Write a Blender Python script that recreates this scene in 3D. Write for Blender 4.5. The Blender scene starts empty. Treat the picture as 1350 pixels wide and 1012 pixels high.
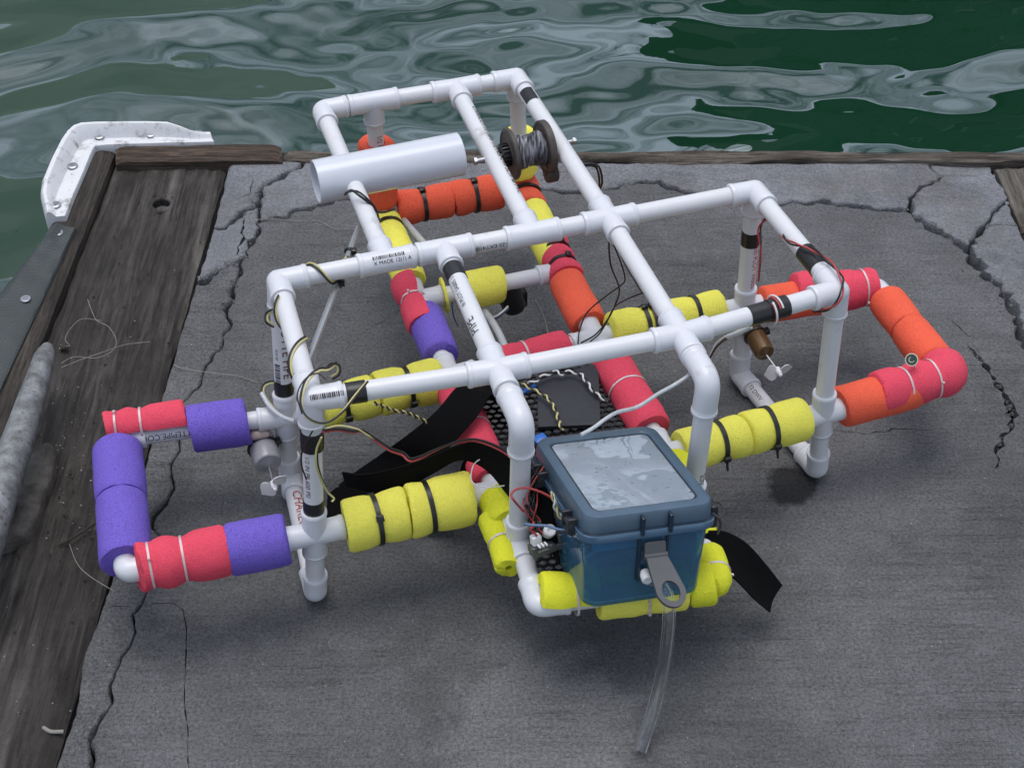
import bpy, bmesh, math, random
import numpy as np
from mathutils import Vector, Matrix, Euler, noise as mnoise
from mathutils.geometry import delaunay_2d_cdt

random.seed(7)
rng = np.random.default_rng(7)
C = bpy.context.scene.collection
scene = bpy.context.scene

# ------------------------------------------------------------------ camera
CAM = np.array([0.0, -1.1, 1.0765])
RX, RY = 0.858203, 0.003534
FPX = 2137.9                                   # focal length in photograph pixels (1350 wide)
cam_data = bpy.data.cameras.new('camera')
cam = bpy.data.objects.new('camera', cam_data)
C.objects.link(cam)
cam.location = CAM
cam.rotation_euler = (RX, RY, 0)
cam_data.sensor_fit = 'HORIZONTAL'
cam_data.sensor_width = 36
cam_data.lens = FPX * 36 / 1350
cam_data.clip_start = 0.05
cam_data.clip_end = 2000
scene.camera = cam

# ------------------------------------------------------------------ world, sun, exposure
SUN_EL, SUN_ROT = math.radians(83), math.radians(-35)
world = bpy.data.worlds.new('World')
scene.world = world
world.use_nodes = True
wn = world.node_tree.nodes
wl = world.node_tree.links
bg = wn['Background']
sky = wn.new('ShaderNodeTexSky')
sky.sky_type = 'NISHITA'
sky.sun_disc = False
sky.sun_elevation = SUN_EL
sky.sun_rotation = SUN_ROT
sky.air_density = 1.0
sky.dust_density = 2.5
sky.ozone_density = 1.0
# high overcast: the sky's own light broken up by cloud
tc = wn.new('ShaderNodeTexCoord')
sep = wn.new('ShaderNodeSeparateXYZ')
wl.new(tc.outputs['Generated'], sep.inputs[0])
zc = wn.new('ShaderNodeMath'); zc.operation = 'MAXIMUM'; zc.inputs[1].default_value = 0.0
wl.new(sep.outputs['Z'], zc.inputs[0])
za = wn.new('ShaderNodeMath'); za.operation = 'ADD'; za.inputs[1].default_value = 0.22
wl.new(zc.outputs[0], za.inputs[0])
dv = wn.new('ShaderNodeVectorMath'); dv.operation = 'SCALE'
inv = wn.new('ShaderNodeMath'); inv.operation = 'DIVIDE'; inv.inputs[0].default_value = 1.0
wl.new(za.outputs[0], inv.inputs[1])
wl.new(tc.outputs['Generated'], dv.inputs[0])
wl.new(inv.outputs[0], dv.inputs['Scale'])
cn = wn.new('ShaderNodeTexNoise')
cn.inputs['Scale'].default_value = 3.2
cn.inputs['Detail'].default_value = 8
cn.inputs['Roughness'].default_value = .6
cn.inputs['Distortion'].default_value = .9
wl.new(dv.outputs[0], cn.inputs['Vector'])
cr = wn.new('ShaderNodeValToRGB')
cr.color_ramp.elements[0].position, cr.color_ramp.elements[0].color = .39, (.24, .26, .29, 1)
cr.color_ramp.elements[1].position, cr.color_ramp.elements[1].color = .61, (2.1, 2.1, 2.08, 1)
wl.new(cn.outputs['Fac'], cr.inputs['Fac'])
bw_ = wn.new('ShaderNodeRGBToBW')
wl.new(sky.outputs['Color'], bw_.inputs[0])
gm = wn.new('ShaderNodeMix'); gm.data_type = 'RGBA'; gm.inputs[0].default_value = .50
wl.new(sky.outputs['Color'], gm.inputs[6])
wl.new(bw_.outputs[0], gm.inputs[7])
cm = wn.new('ShaderNodeMix'); cm.data_type = 'RGBA'; cm.blend_type = 'MULTIPLY'; cm.inputs[0].default_value = 1
wl.new(gm.outputs[2], cm.inputs[6])
wl.new(cr.outputs['Color'], cm.inputs[7])
wl.new(cm.outputs[2], bg.inputs['Color'])
bg.inputs['Strength'].default_value = 0.15
sun_data = bpy.data.lights.new('sun', 'SUN')
sun_data.energy = 1.0
sun_data.angle = math.radians(38)
sun_data.color = (1.0, 0.98, 0.95)
sun = bpy.data.objects.new('sun', sun_data)
C.objects.link(sun)
sd = Vector((math.sin(SUN_ROT) * math.cos(SUN_EL), math.cos(SUN_ROT) * math.cos(SUN_EL), math.sin(SUN_EL)))
sun.rotation_euler = sd.to_track_quat('Z', 'Y').to_euler()
sun.location = sd * 20
scene.view_settings.view_transform = 'Standard'
scene.view_settings.look = 'None'
scene.view_settings.gamma = 1
scene.view_settings.use_curve_mapping = False
scene.view_settings.exposure = 0.42

# ------------------------------------------------------------------ helpers: places
_cx, _sx, _cy, _sy = math.cos(RX), math.sin(RX), math.cos(RY), math.sin(RY)
ROT = np.array([[_cy, 0, _sy], [0, 1, 0], [-_sy, 0, _cy]]) @ np.array([[1, 0, 0], [0, _cx, -_sx], [0, _sx, _cx]])


def P(px, py, z):
    """the place at height z that the photograph shows at this pixel"""
    r = ROT @ np.array([(px - 675) / FPX, -(py - 506) / FPX, -1.0])
    return CAM + (z - CAM[2]) / r[2] * r


def PP(lst, z=None):
    return [P(*q) if len(q) == 3 else P(q[0], q[1], z) for q in lst]


R_PIPE = 0.0083
ZS = 0.0108                                    # axis height of the skid pipes
ZM = 0.0912                                    # axis height of the middle frame
ZH = 0.2315                                    # axis height of the top frame

# ------------------------------------------------------------------ helpers: objects
def mesh_obj(name, verts, faces, mats, parent=None, smooth=35, fmat=None):
    me = bpy.data.meshes.new(name)
    me.from_pydata([tuple(map(float, v)) for v in verts], [], [tuple(f) for f in faces])
    if not isinstance(mats, (list, tuple)):
        mats = [mats]
    for m in mats:
        me.materials.append(m)
    if fmat is not None:
        me.polygons.foreach_set('material_index', fmat)
    if smooth:
        me.polygons.foreach_set('use_smooth', [True] * len(me.polygons))
        me.set_sharp_from_angle(angle=math.radians(smooth))
    me.update()
    o = bpy.data.objects.new(name, me)
    C.objects.link(o)
    if parent is not None:
        attach(o, parent)
    return o


def attach(o, parent):
    o.parent = parent
    o.matrix_parent_inverse = WORLD.get(parent.name, Matrix.Identity(4)).inverted()


WORLD = {}


def thing(name, label, cat, loc=(0, 0, 0), rot=(0, 0, 0), group=None, local=False):
    o = bpy.data.objects.new(name, None)
    o.empty_display_size = 0.02
    C.objects.link(o)
    o.location = loc
    o.rotation_euler = rot
    if not local:                              # children are given in world places
        WORLD[o.name] = Matrix.LocRotScale(Vector(loc), Euler(rot), None)
    tag(o, label, cat, group)
    return o


def tag(o, label, cat=None, group=None):
    o['label'] = label
    if cat:
        o['category'] = cat
    if group:
        o['group'] = group
    return o


class G:
    """collects vertices and faces for one mesh"""
    def __init__(self):
        self.v, self.f, self.m = [], [], []

    def add(self, v, f, m=0):
        b = len(self.v)
        self.v.extend(v)
        self.f.extend([[i + b for i in q] for q in f])
        self.m.extend([m] * len(f))
        return self

    def build(self, name, mats, parent=None, smooth=35):
        return mesh_obj(name, self.v, self.f, mats, parent, smooth, self.m)

    def box(self, c, sx, sy, sz, M=None, m=0, bevel=0.0):
        c = np.array(c, float)
        b = min(bevel, sx * .45, sy * .45, sz * .45)
        if b <= 0:
            vs = [np.array([x, y, z]) for z in (-sz / 2, sz / 2) for x, y in ((-sx / 2, -sy / 2), (sx / 2, -sy / 2), (sx / 2, sy / 2), (-sx / 2, sy / 2))]
            fs = [[3, 2, 1, 0], [4, 5, 6, 7]] + [[i, (i + 1) % 4, (i + 1) % 4 + 4, i + 4] for i in range(4)]
        else:
            vs, fs = [], []
            for z, k in ((-sz / 2, b), (-sz / 2 + b, 0), (sz / 2 - b, 0), (sz / 2, b)):
                x, y = sx / 2 - k, sy / 2 - k
                q = b * .6
                for px, py in ((-x + q, -y), (x - q, -y), (x, -y + q), (x, y - q), (x - q, y), (-x + q, y), (-x, y - q), (-x, -y + q)):
                    vs.append(np.array([px, py, z]))
            for k in range(3):
                for i in range(8):
                    j = (i + 1) % 8
                    fs.append([k * 8 + i, k * 8 + j, k * 8 + 8 + j, k * 8 + 8 + i])
            fs.append(list(range(7, -1, -1)))
            fs.append(list(range(24, 32)))
        if M is None:
            vs = [v + c for v in vs]
        else:
            A = np.array(M)
            vs = [A @ v + c for v in vs]
        return self.add(vs, fs, m)

    def lathe(self, o, u, prof, n=28, m=0, cap0=False, cap1=False):
        """prof: (distance along u, radius) pairs"""
        o = np.array(o, float)
        u = np.array(u, float) / np.linalg.norm(u)
        a, b = basis(u)
        vs, fs = [], []
        for s, r in prof:
            for k in range(n):
                t = 2 * math.pi * k / n
                vs.append(o + u * s + r * (a * math.cos(t) + b * math.sin(t)))
        for i in range(len(prof) - 1):
            for k in range(n):
                j = (k + 1) % n
                fs.append([i * n + k, i * n + j, (i + 1) * n + j, (i + 1) * n + k])
        if cap0:
            fs.append(list(range(n - 1, -1, -1)))
        if cap1:
            fs.append([(len(prof) - 1) * n + k for k in range(n)])
        return self.add(vs, fs, m)

    def tube(self, path, r, n=10, m=0, cap=True, closed=False):
        path = [np.array(p, float) for p in path]
        T, A, B = frames(path, closed)
        vs, fs = [], []
        N = len(path)
        for i in range(N):
            rr = r[i] if hasattr(r, '__len__') else r
            for k in range(n):
                t = 2 * math.pi * k / n
                vs.append(path[i] + rr * (A[i] * math.cos(t) + B[i] * math.sin(t)))
        for i in range(N if closed else N - 1):
            i2 = (i + 1) % N
            for k in range(n):
                j = (k + 1) % n
                fs.append([i * n + k, i * n + j, i2 * n + j, i2 * n + k])
        if cap and not closed:
            fs.append(list(range(n - 1, -1, -1)))
            fs.append([(N - 1) * n + k for k in range(n)])
        return self.add(vs, fs, m)

    def ball(self, c, r, n=16, m=0, squash=(1, 1, 1)):
        vs, fs = [], []
        h = n // 2
        for i in range(h + 1):
            p = math.pi * i / h
            for k in range(n):
                t = 2 * math.pi * k / n
                vs.append(np.array(c) + r * np.array([math.sin(p) * math.cos(t) * squash[0], math.sin(p) * math.sin(t) * squash[1], math.cos(p) * squash[2]]))
        for i in range(h):
            for k in range(n):
                j = (k + 1) % n
                fs.append([i * n + k, (i + 1) * n + k, (i + 1) * n + j, i * n + j])
        return self.add(vs, fs, m)


def basis(u):
    ref = np.array([0, 0, 1.0]) if abs(u[2]) < .9 else np.array([0, 1.0, 0])
    a = ref - u * (ref @ u)
    a /= np.linalg.norm(a)
    return a, np.cross(u, a)


def frames(path, closed=False):
    N = len(path)
    T = []
    for i in range(N):
        if closed:
            d = path[(i + 1) % N] - path[i - 1]
        else:
            d = path[min(i + 1, N - 1)] - path[max(i - 1, 0)]
        T.append(d / (np.linalg.norm(d) + 1e-12))
    A = [basis(T[0])[0]]
    for i in range(1, N):
        a = A[-1] - T[i] * (A[-1] @ T[i])
        A.append(a / (np.linalg.norm(a) + 1e-12))
    B = [np.cross(T[i], A[i]) for i in range(N)]
    return T, A, B


def smooth_path(pts, per=8):
    """Catmull-Rom through the points"""
    p = [np.array(q, float) for q in pts]
    if len(p) == 2:
        return [p[0] + (p[1] - p[0]) * t for t in np.linspace(0, 1, per + 1)]
    p = [2 * p[0] - p[1]] + p + [2 * p[-1] - p[-2]]
    out = []
    for i in range(1, len(p) - 2):
        for k in range(per):
            t = k / per
            out.append(.5 * ((2 * p[i]) + (p[i + 1] - p[i - 1]) * t + (2 * p[i - 1] - 5 * p[i] + 4 * p[i + 1] - p[i + 2]) * t * t + (3 * p[i] - p[i - 1] - 3 * p[i + 1] + p[i + 2]) * t ** 3))
    out.append(p[-2])
    return out


# ------------------------------------------------------------------ helpers: materials
class N:
    def __init__(self, name):
        self.m = bpy.data.materials.new(name)
        self.m.use_nodes = True
        self.t = self.m.node_tree
        self.b = self.t.nodes['Principled BSDF']
        self.co = self.t.nodes.new('ShaderNodeTexCoord')

    def n(self, kind, **kw):
        x = self.t.nodes.new(kind)
        for k, v in kw.items():
            setattr(x, k, v)
        return x

    def l(self, a, b):
        self.t.links.new(a, b)

    def set(self, **kw):
        for k, v in kw.items():
            s = self.b.inputs[k.replace('_', ' ')]
            s.default_value = v if not (isinstance(v, tuple) and len(v) == 3) else (*v, 1)
        return self

    def mapping(self, scale, rot=(0, 0, 0), coord='Object'):
        mp = self.n('ShaderNodeMapping')
        mp.inputs['Scale'].default_value = scale
        mp.inputs['Rotation'].default_value = rot
        self.l(self.co.outputs[coord], mp.inputs['Vector'])
        return mp.outputs['Vector']

    def noise(self, scale, detail=4, rough=.55, vec=None, dist=0.0):
        x = self.n('ShaderNodeTexNoise')
        x.inputs['Scale'].default_value = scale
        x.inputs['Detail'].default_value = detail
        x.inputs['Roughness'].default_value = rough
        x.inputs['Distortion'].default_value = dist
        self.l(vec if vec is not None else self.co.outputs['Object'], x.inputs['Vector'])
        return x.outputs['Fac']

    def voronoi(self, scale, vec=None, out='Distance', feature='F1'):
        x = self.n('ShaderNodeTexVoronoi', feature=feature)
        x.inputs['Scale'].default_value = scale
        self.l(vec if vec is not None else self.co.outputs['Object'], x.inputs['Vector'])
        return x.outputs[out]

    def ramp(self, fac, stops):
        x = self.n('ShaderNodeValToRGB')
        e = x.color_ramp.elements
        while len(e) < len(stops):
            e.new(.5)
        for i, (p, c) in enumerate(stops):
            e[i].position = p
            e[i].color = (*c, 1) if isinstance(c, tuple) else (c, c, c, 1)
        self.l(fac, x.inputs['Fac'])
        return x.outputs['Color']

    def mix(self, fac, a, b, mode='MIX'):
        x = self.n('ShaderNodeMix', data_type='RGBA', blend_type=mode)
        for s, v in ((0, fac), (6, a), (7, b)):
            if hasattr(v, 'links') or hasattr(v, 'is_linked'):
                self.l(v, x.inputs[s])
            elif s == 0:
                x.inputs[0].default_value = v
            else:
                x.inputs[s].default_value = (*v, 1) if isinstance(v, tuple) else (v, v, v, 1)
        return x.outputs[2]

    def math(self, op, a, b=0.0):
        x = self.n('ShaderNodeMath', operation=op)
        for i, v in enumerate((a, b)):
            if hasattr(v, 'is_linked'):
                self.l(v, x.inputs[i])
            else:
                x.inputs[i].default_value = v
        return x.outputs[0]

    def bump(self, h, dist, strength=1.0, prev=None):
        x = self.n('ShaderNodeBump')
        x.inputs['Strength'].default_value = strength
        x.inputs['Distance'].default_value = dist
        self.l(h, x.inputs['Height'])
        if prev is not None:
            self.l(prev, x.inputs['Normal'])
        return x.outputs['Normal']

    def color(self, s):
        self.l(s, self.b.inputs['Base Color'])
        return self

    def normal(self, s):
        self.l(s, self.b.inputs['Normal'])
        return self

    def rough(self, s):
        self.l(s, self.b.inputs['Roughness'])
        return self


def plastic(name, col, rough=.35, vary=.12, scale=60, bumpd=0.0, bscale=300, dirt=None, **kw):
    k = N(name).set(Roughness=rough, **kw)
    f = k.noise(scale, 5)
    c = k.mix(f, tuple(x * (1 - vary) for x in col), tuple(min(1, x * (1 + vary)) for x in col))
    if dirt:
        g = k.noise(scale * .6, 8, .7)
        c = k.mix(k.ramp(g, [(dirt[1], 0.0), (dirt[1] + .12, 1.0)]), c, dirt[0])
    k.color(c)
    k.rough(k.math('ADD', k.math('MULTIPLY', k.noise(scale * 2.3, 4), .2), rough - .1))
    if bumpd:
        k.normal(k.bump(k.noise(bscale, 4), bumpd))
    return k.m


def foam_mat(name, col, speck=.5):
    k = N(name).set(Roughness=.8)
    k.b.inputs['Subsurface Weight'].default_value = 0.06
    k.b.inputs['Subsurface Radius'].default_value = (.003, .002, .002)
    k.b.inputs['Subsurface Scale'].default_value = 1
    k.b.inputs['Specular IOR Level'].default_value = .3
    v = k.voronoi(900)
    n = k.noise(1300, 3)
    big = k.noise(30, 4)
    c = k.mix(big, tuple(x * .92 for x in col), tuple(min(1, x * 1.07) for x in col))
    c = k.mix(k.ramp(v, [(.3, 0.0), (.8, speck)]), c, tuple(x * .5 for x in col))
    c = k.mix(k.ramp(n, [(.6, 0.0), (.75, speck * .5)]), c, tuple(min(1, x * 1.5 + .03) for x in col))
    k.color(c)
    h = k.math('ADD', k.math('MULTIPLY', v, -1.0), k.math('MULTIPLY', n, .6))
    b = k.bump(k.noise(1.0, 3, .6, k.mapping((120, 120, 120)), .8), .0006)
    k.normal(k.bump(h, .0005, .8, b))
    return k.m


M = {}
M['pipe'] = plastic('white_pvc_pipe', (.66, .665, .685), .32, .04, 30, .00006, 160, dirt=((.36, .35, .33), .62))
M['fitting'] = plastic('white_pvc_fitting', (.645, .655, .69), .32, .05, 40, .00012, 220, dirt=((.35, .35, .36), .63))
M['tube'] = plastic('white_pvc_wide', (.60, .625, .68), .2, .03, 20)
M['foam_yellow'] = foam_mat('yellow_foam', (.90, .84, .12), .25)
M['foam_lime'] = foam_mat('lime_yellow_foam', (.74, .75, .035), .2)
M['foam_orange'] = foam_mat('orange_foam', (.88, .125, .062), .4)
M['foam_pink'] = foam_mat('pink_foam', (.80, .075, .125), .4)
M['foam_purple'] = foam_mat('purple_foam', (.18, .12, .57), .7)
M['tie_black'] = plastic('black_nylon', (.012, .012, .013), .35)
M['tie_white'] = plastic('clear_white_nylon', (.70, .60, .60), .3)
M['tie_white'].node_tree.nodes['Principled BSDF'].inputs['Transmission Weight'].default_value = .35
M['tape'] = plastic('black_tape', (.014, .014, .015), .38, .3, 90, .0004, 120)
M['strap'] = plastic('black_hook_and_loop', (.0035, .0035, .004), .9, .3, 200, .0003, 1500)
M['strap'].node_tree.nodes['Principled BSDF'].inputs['Specular IOR Level'].default_value = .12
M['ink_dark'] = plastic('dark_print', (.085, .018, .024), .5)
M['ink_red'] = plastic('red_print', (.35, .02, .03), .5)
M['ink_black'] = plastic('black_print', (.02, .02, .025), .5)
M['wire_black'] = plastic('black_wire', (.012, .012, .012), .4)
M['wire_yellow'] = plastic('pale_yellow_wire', (.58, .52, .22), .4)
M['wire_red'] = plastic('red_wire', (.40, .05, .05), .4)
M['wire_white'] = plastic('white_wire', (.68, .68, .68), .4)
M['wire_blue'] = plastic('blue_wire', (.10, .17, .30), .4)
M['heat_shrink'] = plastic('grey_white_sleeve', (.50, .52, .54), .35, .25, 150)
M['spool'] = plastic('brown_grey_plastic', (.060, .048, .042), .5, .15, 90, .0002, 400)
M['steel'] = N('bright_steel').set(Base_Color=(.42, .43, .45), Metallic=1.0, Roughness=.38).m
M['rod'] = plastic('aluminium_rod', (.42, .43, .44), .4, .15, 80, Metallic=.7)
M['gunmetal'] = plastic('grey_plastic', (.075, .078, .085), .45, .15, 80)
M['blue_plastic'] = plastic('bright_blue_plastic', (.03, .14, .5), .35)
M['dark_red'] = plastic('dark_red_plastic', (.16, .012, .012), .4)
M['copper'] = plastic('brown_motor_can', (.13, .072, .030), .3, .25, 70, Metallic=.35)
M['motor_grey'] = plastic('grey_motor_can', (.30, .30, .32), .25, .2, 60)
M['wax'] = plastic('pinkish_wax', (.42, .33, .30), .4, .15, 60)
M['prop'] = plastic('white_nylon_propeller', (.74, .74, .76), .35)
M['navy'] = plastic('dark_navy_plastic', (.010, .022, .040), .25)
M['plate'] = plastic('charcoal_plate', (.020, .023, .030), .55, .2, 50, .0003, 300)
M['mesh'] = plastic('black_plastic_mesh', (.010, .010, .011), .35)

k = N('clear_vinyl').set(Base_Color=(.985, .99, .99), Roughness=.02, Transmission_Weight=1.0, IOR=1.36)
M['clear'] = k.m
M['milky'] = N('milky_vinyl').set(Base_Color=(.80, .83, .85), Roughness=.12, Transmission_Weight=.55, IOR=1.4).m
k = N('blue_translucent_plastic').set(Roughness=.04, Transmission_Weight=.82, IOR=1.5)
k.color(k.mix(k.noise(25, 3), (.12, .37, .62), (.17, .45, .70)))
k.normal(k.bump(k.noise(22, 3), .0012))
M['box_blue'] = k.m
k = N('blue_rim_plastic').set(Roughness=.12, Transmission_Weight=.45, IOR=1.5)
k.color(k.mix(k.noise(40, 3), (.10, .20, .32), (.15, .27, .40)))
M['rim'] = k.m
k = N('grey_blue_lid_plastic').set(Roughness=.3)
k.color(k.mix(k.noise(60, 5), (.055, .092, .135), (.085, .135, .19)))
k.normal(k.bump(k.noise(160, 3), .0002))
M['lid'] = k.m
k = N('scratched_clear_window').set(Roughness=.02, Transmission_Weight=.2, IOR=2.2)
sc = k.noise(1.0, 3, .6, k.mapping((150, 420, 160)), 1.2)
sc2 = k.noise(1.0, 3, .6, k.mapping((420, 110, 160)), 1.2)
c = k.mix(k.noise(28, 5, .6), (.27, .33, .39), (.40, .46, .53))
c = k.mix(k.ramp(sc, [(.655, 0.0), (.69, .9)]), c, (.03, .035, .04))
c = k.mix(k.ramp(sc2, [(.69, 0.0), (.72, .7)]), c, (.55, .58, .6))
k.color(c)
k.rough(k.math('MULTIPLY', k.noise(60, 6), .05))
k.normal(k.bump(k.noise(18, 3), .0005))
M['window'] = k.m
k = N('wound_wire').set(Roughness=.35)
k.color(k.ramp(k.noise(1.0, 2, .5, k.mapping((420, 60, 60))), [(.38, (.015, .015, .02)), (.52, (.12, .12, .14)), (.66, (.36, .36, .39))]))
M['wound'] = k.m


# concrete: broom lines run along x
def concrete(name, lo, hi, streak=1.0, brown=None, gr=1.0):
    k = N(name).set(Roughness=.88)
    k.b.inputs['Specular IOR Level'].default_value = .3
    st = k.noise(1.0, 4, .6, k.mapping((12, 420, 12)), .2)
    ln1 = k.noise(1.0, 3, .6, k.mapping((2.6, 60, 3)), .15)
    ln2 = k.noise(1.0, 3, .6, k.mapping((5, 120, 5)), .15)
    lines = k.math('MAXIMUM', k.ramp(ln1, [(.488, 0.0), (.5, 1.0), (.512, 0.0)]), k.math('MULTIPLY', k.ramp(ln2, [(.575, 0.0), (.59, 1.0), (.605, 0.0)]), .8))
    patch = k.ramp(k.noise(7, 4, .6), [(.40, .15), (.62, 1.0)])
    grain = k.noise(330, 2, .6)
    grain2 = k.noise(820, 2, .6)
    blot = k.noise(5, 8, .64, None, .3)
    blot2 = k.noise(34, 7, .68)
    stain = k.noise(3.2, 7, .62, None, .6)
    c = k.mix(k.ramp(blot, [(.34, 0.0), (.68, 1.0)]), lo, hi)
    c = k.mix(k.ramp(blot2, [(.48, 0.0), (.75, .45)]), c, tuple(min(1, x * 1.3) for x in hi))
    if brown:
        c = k.mix(k.ramp(k.noise(11, 6, .65), [(.48, 0.0), (.70, .5)]), c, brown)
    c = k.mix(k.ramp(stain, [(.52, 0.0), (.64, .30)]), c, tuple(x * .5 for x in lo))
    for (x, y, z, rx, amt, col) in PATCHES:      # damp, dark and pale patches with ragged edges
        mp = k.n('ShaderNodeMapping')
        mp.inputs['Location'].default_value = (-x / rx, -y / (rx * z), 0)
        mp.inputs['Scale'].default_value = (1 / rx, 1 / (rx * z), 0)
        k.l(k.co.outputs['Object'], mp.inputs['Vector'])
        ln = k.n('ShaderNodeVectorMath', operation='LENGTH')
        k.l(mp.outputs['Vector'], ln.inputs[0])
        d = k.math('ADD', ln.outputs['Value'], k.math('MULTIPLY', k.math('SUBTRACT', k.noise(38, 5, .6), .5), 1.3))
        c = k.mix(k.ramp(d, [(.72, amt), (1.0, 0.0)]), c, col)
    c = k.mix(k.math('MULTIPLY', lines, k.math('MULTIPLY', patch, .42 * streak)), c, tuple(x * .35 for x in lo))
    c = k.mix(k.math('MULTIPLY', k.ramp(st, [(.50, .0), (.68, .18 * streak)]), patch), c, tuple(x * .45 for x in lo))
    c = k.mix(1.0, c, k.ramp(grain, [(.30, 1 - .42 * gr), (.50, 1.0), (.70, 1 + .36 * gr)]), 'MULTIPLY')
    c = k.mix(1.0, c, k.ramp(grain2, [(.30, 1 - .42 * gr), (.50, 1.0), (.70, 1 + .45 * gr)]), 'MULTIPLY')
    sp = k.voronoi(150)
    spm = k.noise(240, 2)
    c = k.mix(k.math('MULTIPLY', k.ramp(sp, [(.0, 1.0), (.15, 0.0)]), k.ramp(spm, [(.56, 0.0), (.64, 1.0)])), c, (.5, .5, .5))
    pit = k.voronoi(95)
    pm = k.noise(120, 2)
    pits = k.math('MULTIPLY', k.ramp(pit, [(.0, 1.0), (.16, 0.0)]), k.ramp(pm, [(.55, 0.0), (.62, 1.0)]))
    c = k.mix(k.math('MULTIPLY', pits, .8), c, tuple(x * .25 for x in lo))
    k.color(c)
    b = k.bump(blot2, .005, .6)
    b = k.bump(k.math('MULTIPLY', k.math('ADD', k.math('MULTIPLY', st, -.7 * streak), k.math('MULTIPLY', lines, -.6 * streak)), patch), .0018, .9, b)
    b = k.bump(pits, .002, -.8, b)
    k.normal(k.bump(k.math('ADD', grain, k.math('MULTIPLY', grain2, .6)), .0022, 1.0, b))
    return k.m


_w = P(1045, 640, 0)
_d = P(712, 962, 0)
_e = P(228, 650, 0)
_f = P(985, 507, 0)
PATCHES = [(_w[0], _w[1], 1.1, .027, .92, (.022, .022, .024)), (_f[0], _f[1], 1.0, .022, .6, (.04, .04, .043)), (_e[0], _e[1], 2.6, .020, .35, (.05, .05, .052)), (_d[0], _d[1], 1.1, .085, .5, (.21, .21, .215))]
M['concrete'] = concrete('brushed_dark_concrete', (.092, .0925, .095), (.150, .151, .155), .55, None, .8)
M['concrete_worn'] = concrete('worn_pale_concrete', (.125, .130, .140), (.235, .243, .262), .3, (.15, .128, .11), .6)
k = N('dark_grit').set(Roughness=.95)
k.color(k.mix(k.noise(300, 5), (.006, .006, .006), (.03, .028, .026)))
k.normal(k.bump(k.noise(180, 6), .004))
M['grit'] = k.m


def wood(name, lo, hi, rot=0.0, dirt=(.03, .026, .022), amt=.5, fine=300.0, grain=.7, worn=.5):
    """grain runs along local y turned by rot"""
    k = N(name).set(Roughness=.85)
    k.b.inputs['Specular IOR Level'].default_value = .3
    v = k.mapping((3.0, fine * .22, fine * .22) if rot else (fine * .22, 3.0, fine * .22))
    v2 = k.mapping((12, fine, fine) if rot else (fine, 12, fine))
    g = k.noise(1.0, 7, .62, v, .5)
    g2 = k.noise(1.0, 4, .6, v2, .3)
    c = k.mix(k.ramp(g, [(.3, 0.0), (.7, 1.0)]), lo, hi)
    c = k.mix(k.ramp(g2, [(.42, grain), (.56, 0.0)]), c, tuple(x * .3 for x in lo))
    wv = k.noise(1.0, 5, .6, k.mapping((1.6, 26, 26) if rot else (26, 1.6, 26)), .3)
    g3 = k.noise(1.0, 8, .68, k.mapping((16, 150, 150) if rot else (150, 16, 150)), .6)
    c = k.mix(k.ramp(g3, [(.36, .85), (.50, 0.0)]), c, tuple(x * .35 for x in lo))
    c = k.mix(k.ramp(g3, [(.54, 0.0), (.70, .6)]), c, tuple(min(.4, x * 1.5) for x in hi))
    c = k.mix(k.ramp(wv, [(.55, 0.0), (.66, worn)]), c, tuple(min(.4, x * 1.9) for x in hi))
    d = k.noise(9, 9, .7, None, .4)
    c = k.mix(k.ramp(d, [(.36, 0.0), (.60, amt)]), c, dirt)
    d2 = k.noise(26, 7, .7)
    c = k.mix(k.ramp(d2, [(.50, 0.0), (.68, amt * .8)]), c, tuple(x * 1.9 for x in dirt))
    sp = k.noise(520, 4, .75)
    c = k.mix(k.ramp(sp, [(.30, .7), (.42, 0.0)]), c, tuple(x * .3 for x in lo))
    c = k.mix(k.ramp(sp, [(.66, 0.0), (.75, .55)]), c, (.26, .24, .21))
    k.color(c)
    b = k.bump(k.math('ADD', g, k.math('MULTIPLY', g2, grain)), .0035, .9)
    b = k.bump(g3, .004, 1.0, b)
    b = k.bump(d2, .006, .7, b)
    k.normal(k.bump(sp, .0024, .9, b))
    return k.m


EDGE = math.atan2(-.083, .997)                 # the dock's left edge leans a little
M['wood_main'] = wood('weathered_dark_plank', (.038, .034, .031), (.135, .122, .11), 0.0, (.046, .041, .037), .7, 260, .6, 1.0)
M['wood_strip'] = wood('dark_grey_strip', (.048, .040, .034), (.115, .098, .083), 0.0, (.05, .044, .038), .5)
M['wood_brown'] = wood('brown_timber', (.085, .058, .042), (.19, .135, .10), math.pi / 2, (.05, .04, .034), .35)
M['wood_pale'] = wood('pale_weathered_timber', (.12, .096, .076), (.29, .245, .205), math.pi / 2, (.10, .085, .07), .5, 300, .95)
M['wood_light'] = wood('light_grey_brown_timber', (.11, .092, .075), (.25, .22, .185), 0.0, (.12, .105, .09), .4)
k = N('white_bumper_vinyl').set(Roughness=.42)
c = k.mix(k.noise(40, 5), (.60, .61, .62), (.74, .75, .77))
c = k.mix(k.ramp(k.noise(55, 8, .72), [(.54, 0.0), (.68, .75)]), c, (.13, .115, .10))
c = k.mix(k.ramp(k.noise(180, 6, .7), [(.62, 0.0), (.7, .8)]), c, (.07, .06, .05))
k.color(c)
k.normal(k.bump(k.noise(90, 5), .0006))
M['bumper'] = k.m
k = N('dark_mesh_vinyl').set(Roughness=.5)
w1 = k.n('ShaderNodeTexChecker')
k.l(k.mapping((430, 430, 430)), w1.inputs['Vector'])
w1.inputs['Scale'].default_value = 1
c = k.mix(k.noise(18, 5), (.028, .035, .035), (.085, .10, .10))
c = k.mix(k.math('MULTIPLY', w1.outputs['Fac'], .5), c, (.010, .012, .012))
k.color(c)
k.normal(k.bump(w1.outputs['Fac'], .0006))
M['fender'] = k.m
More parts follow.
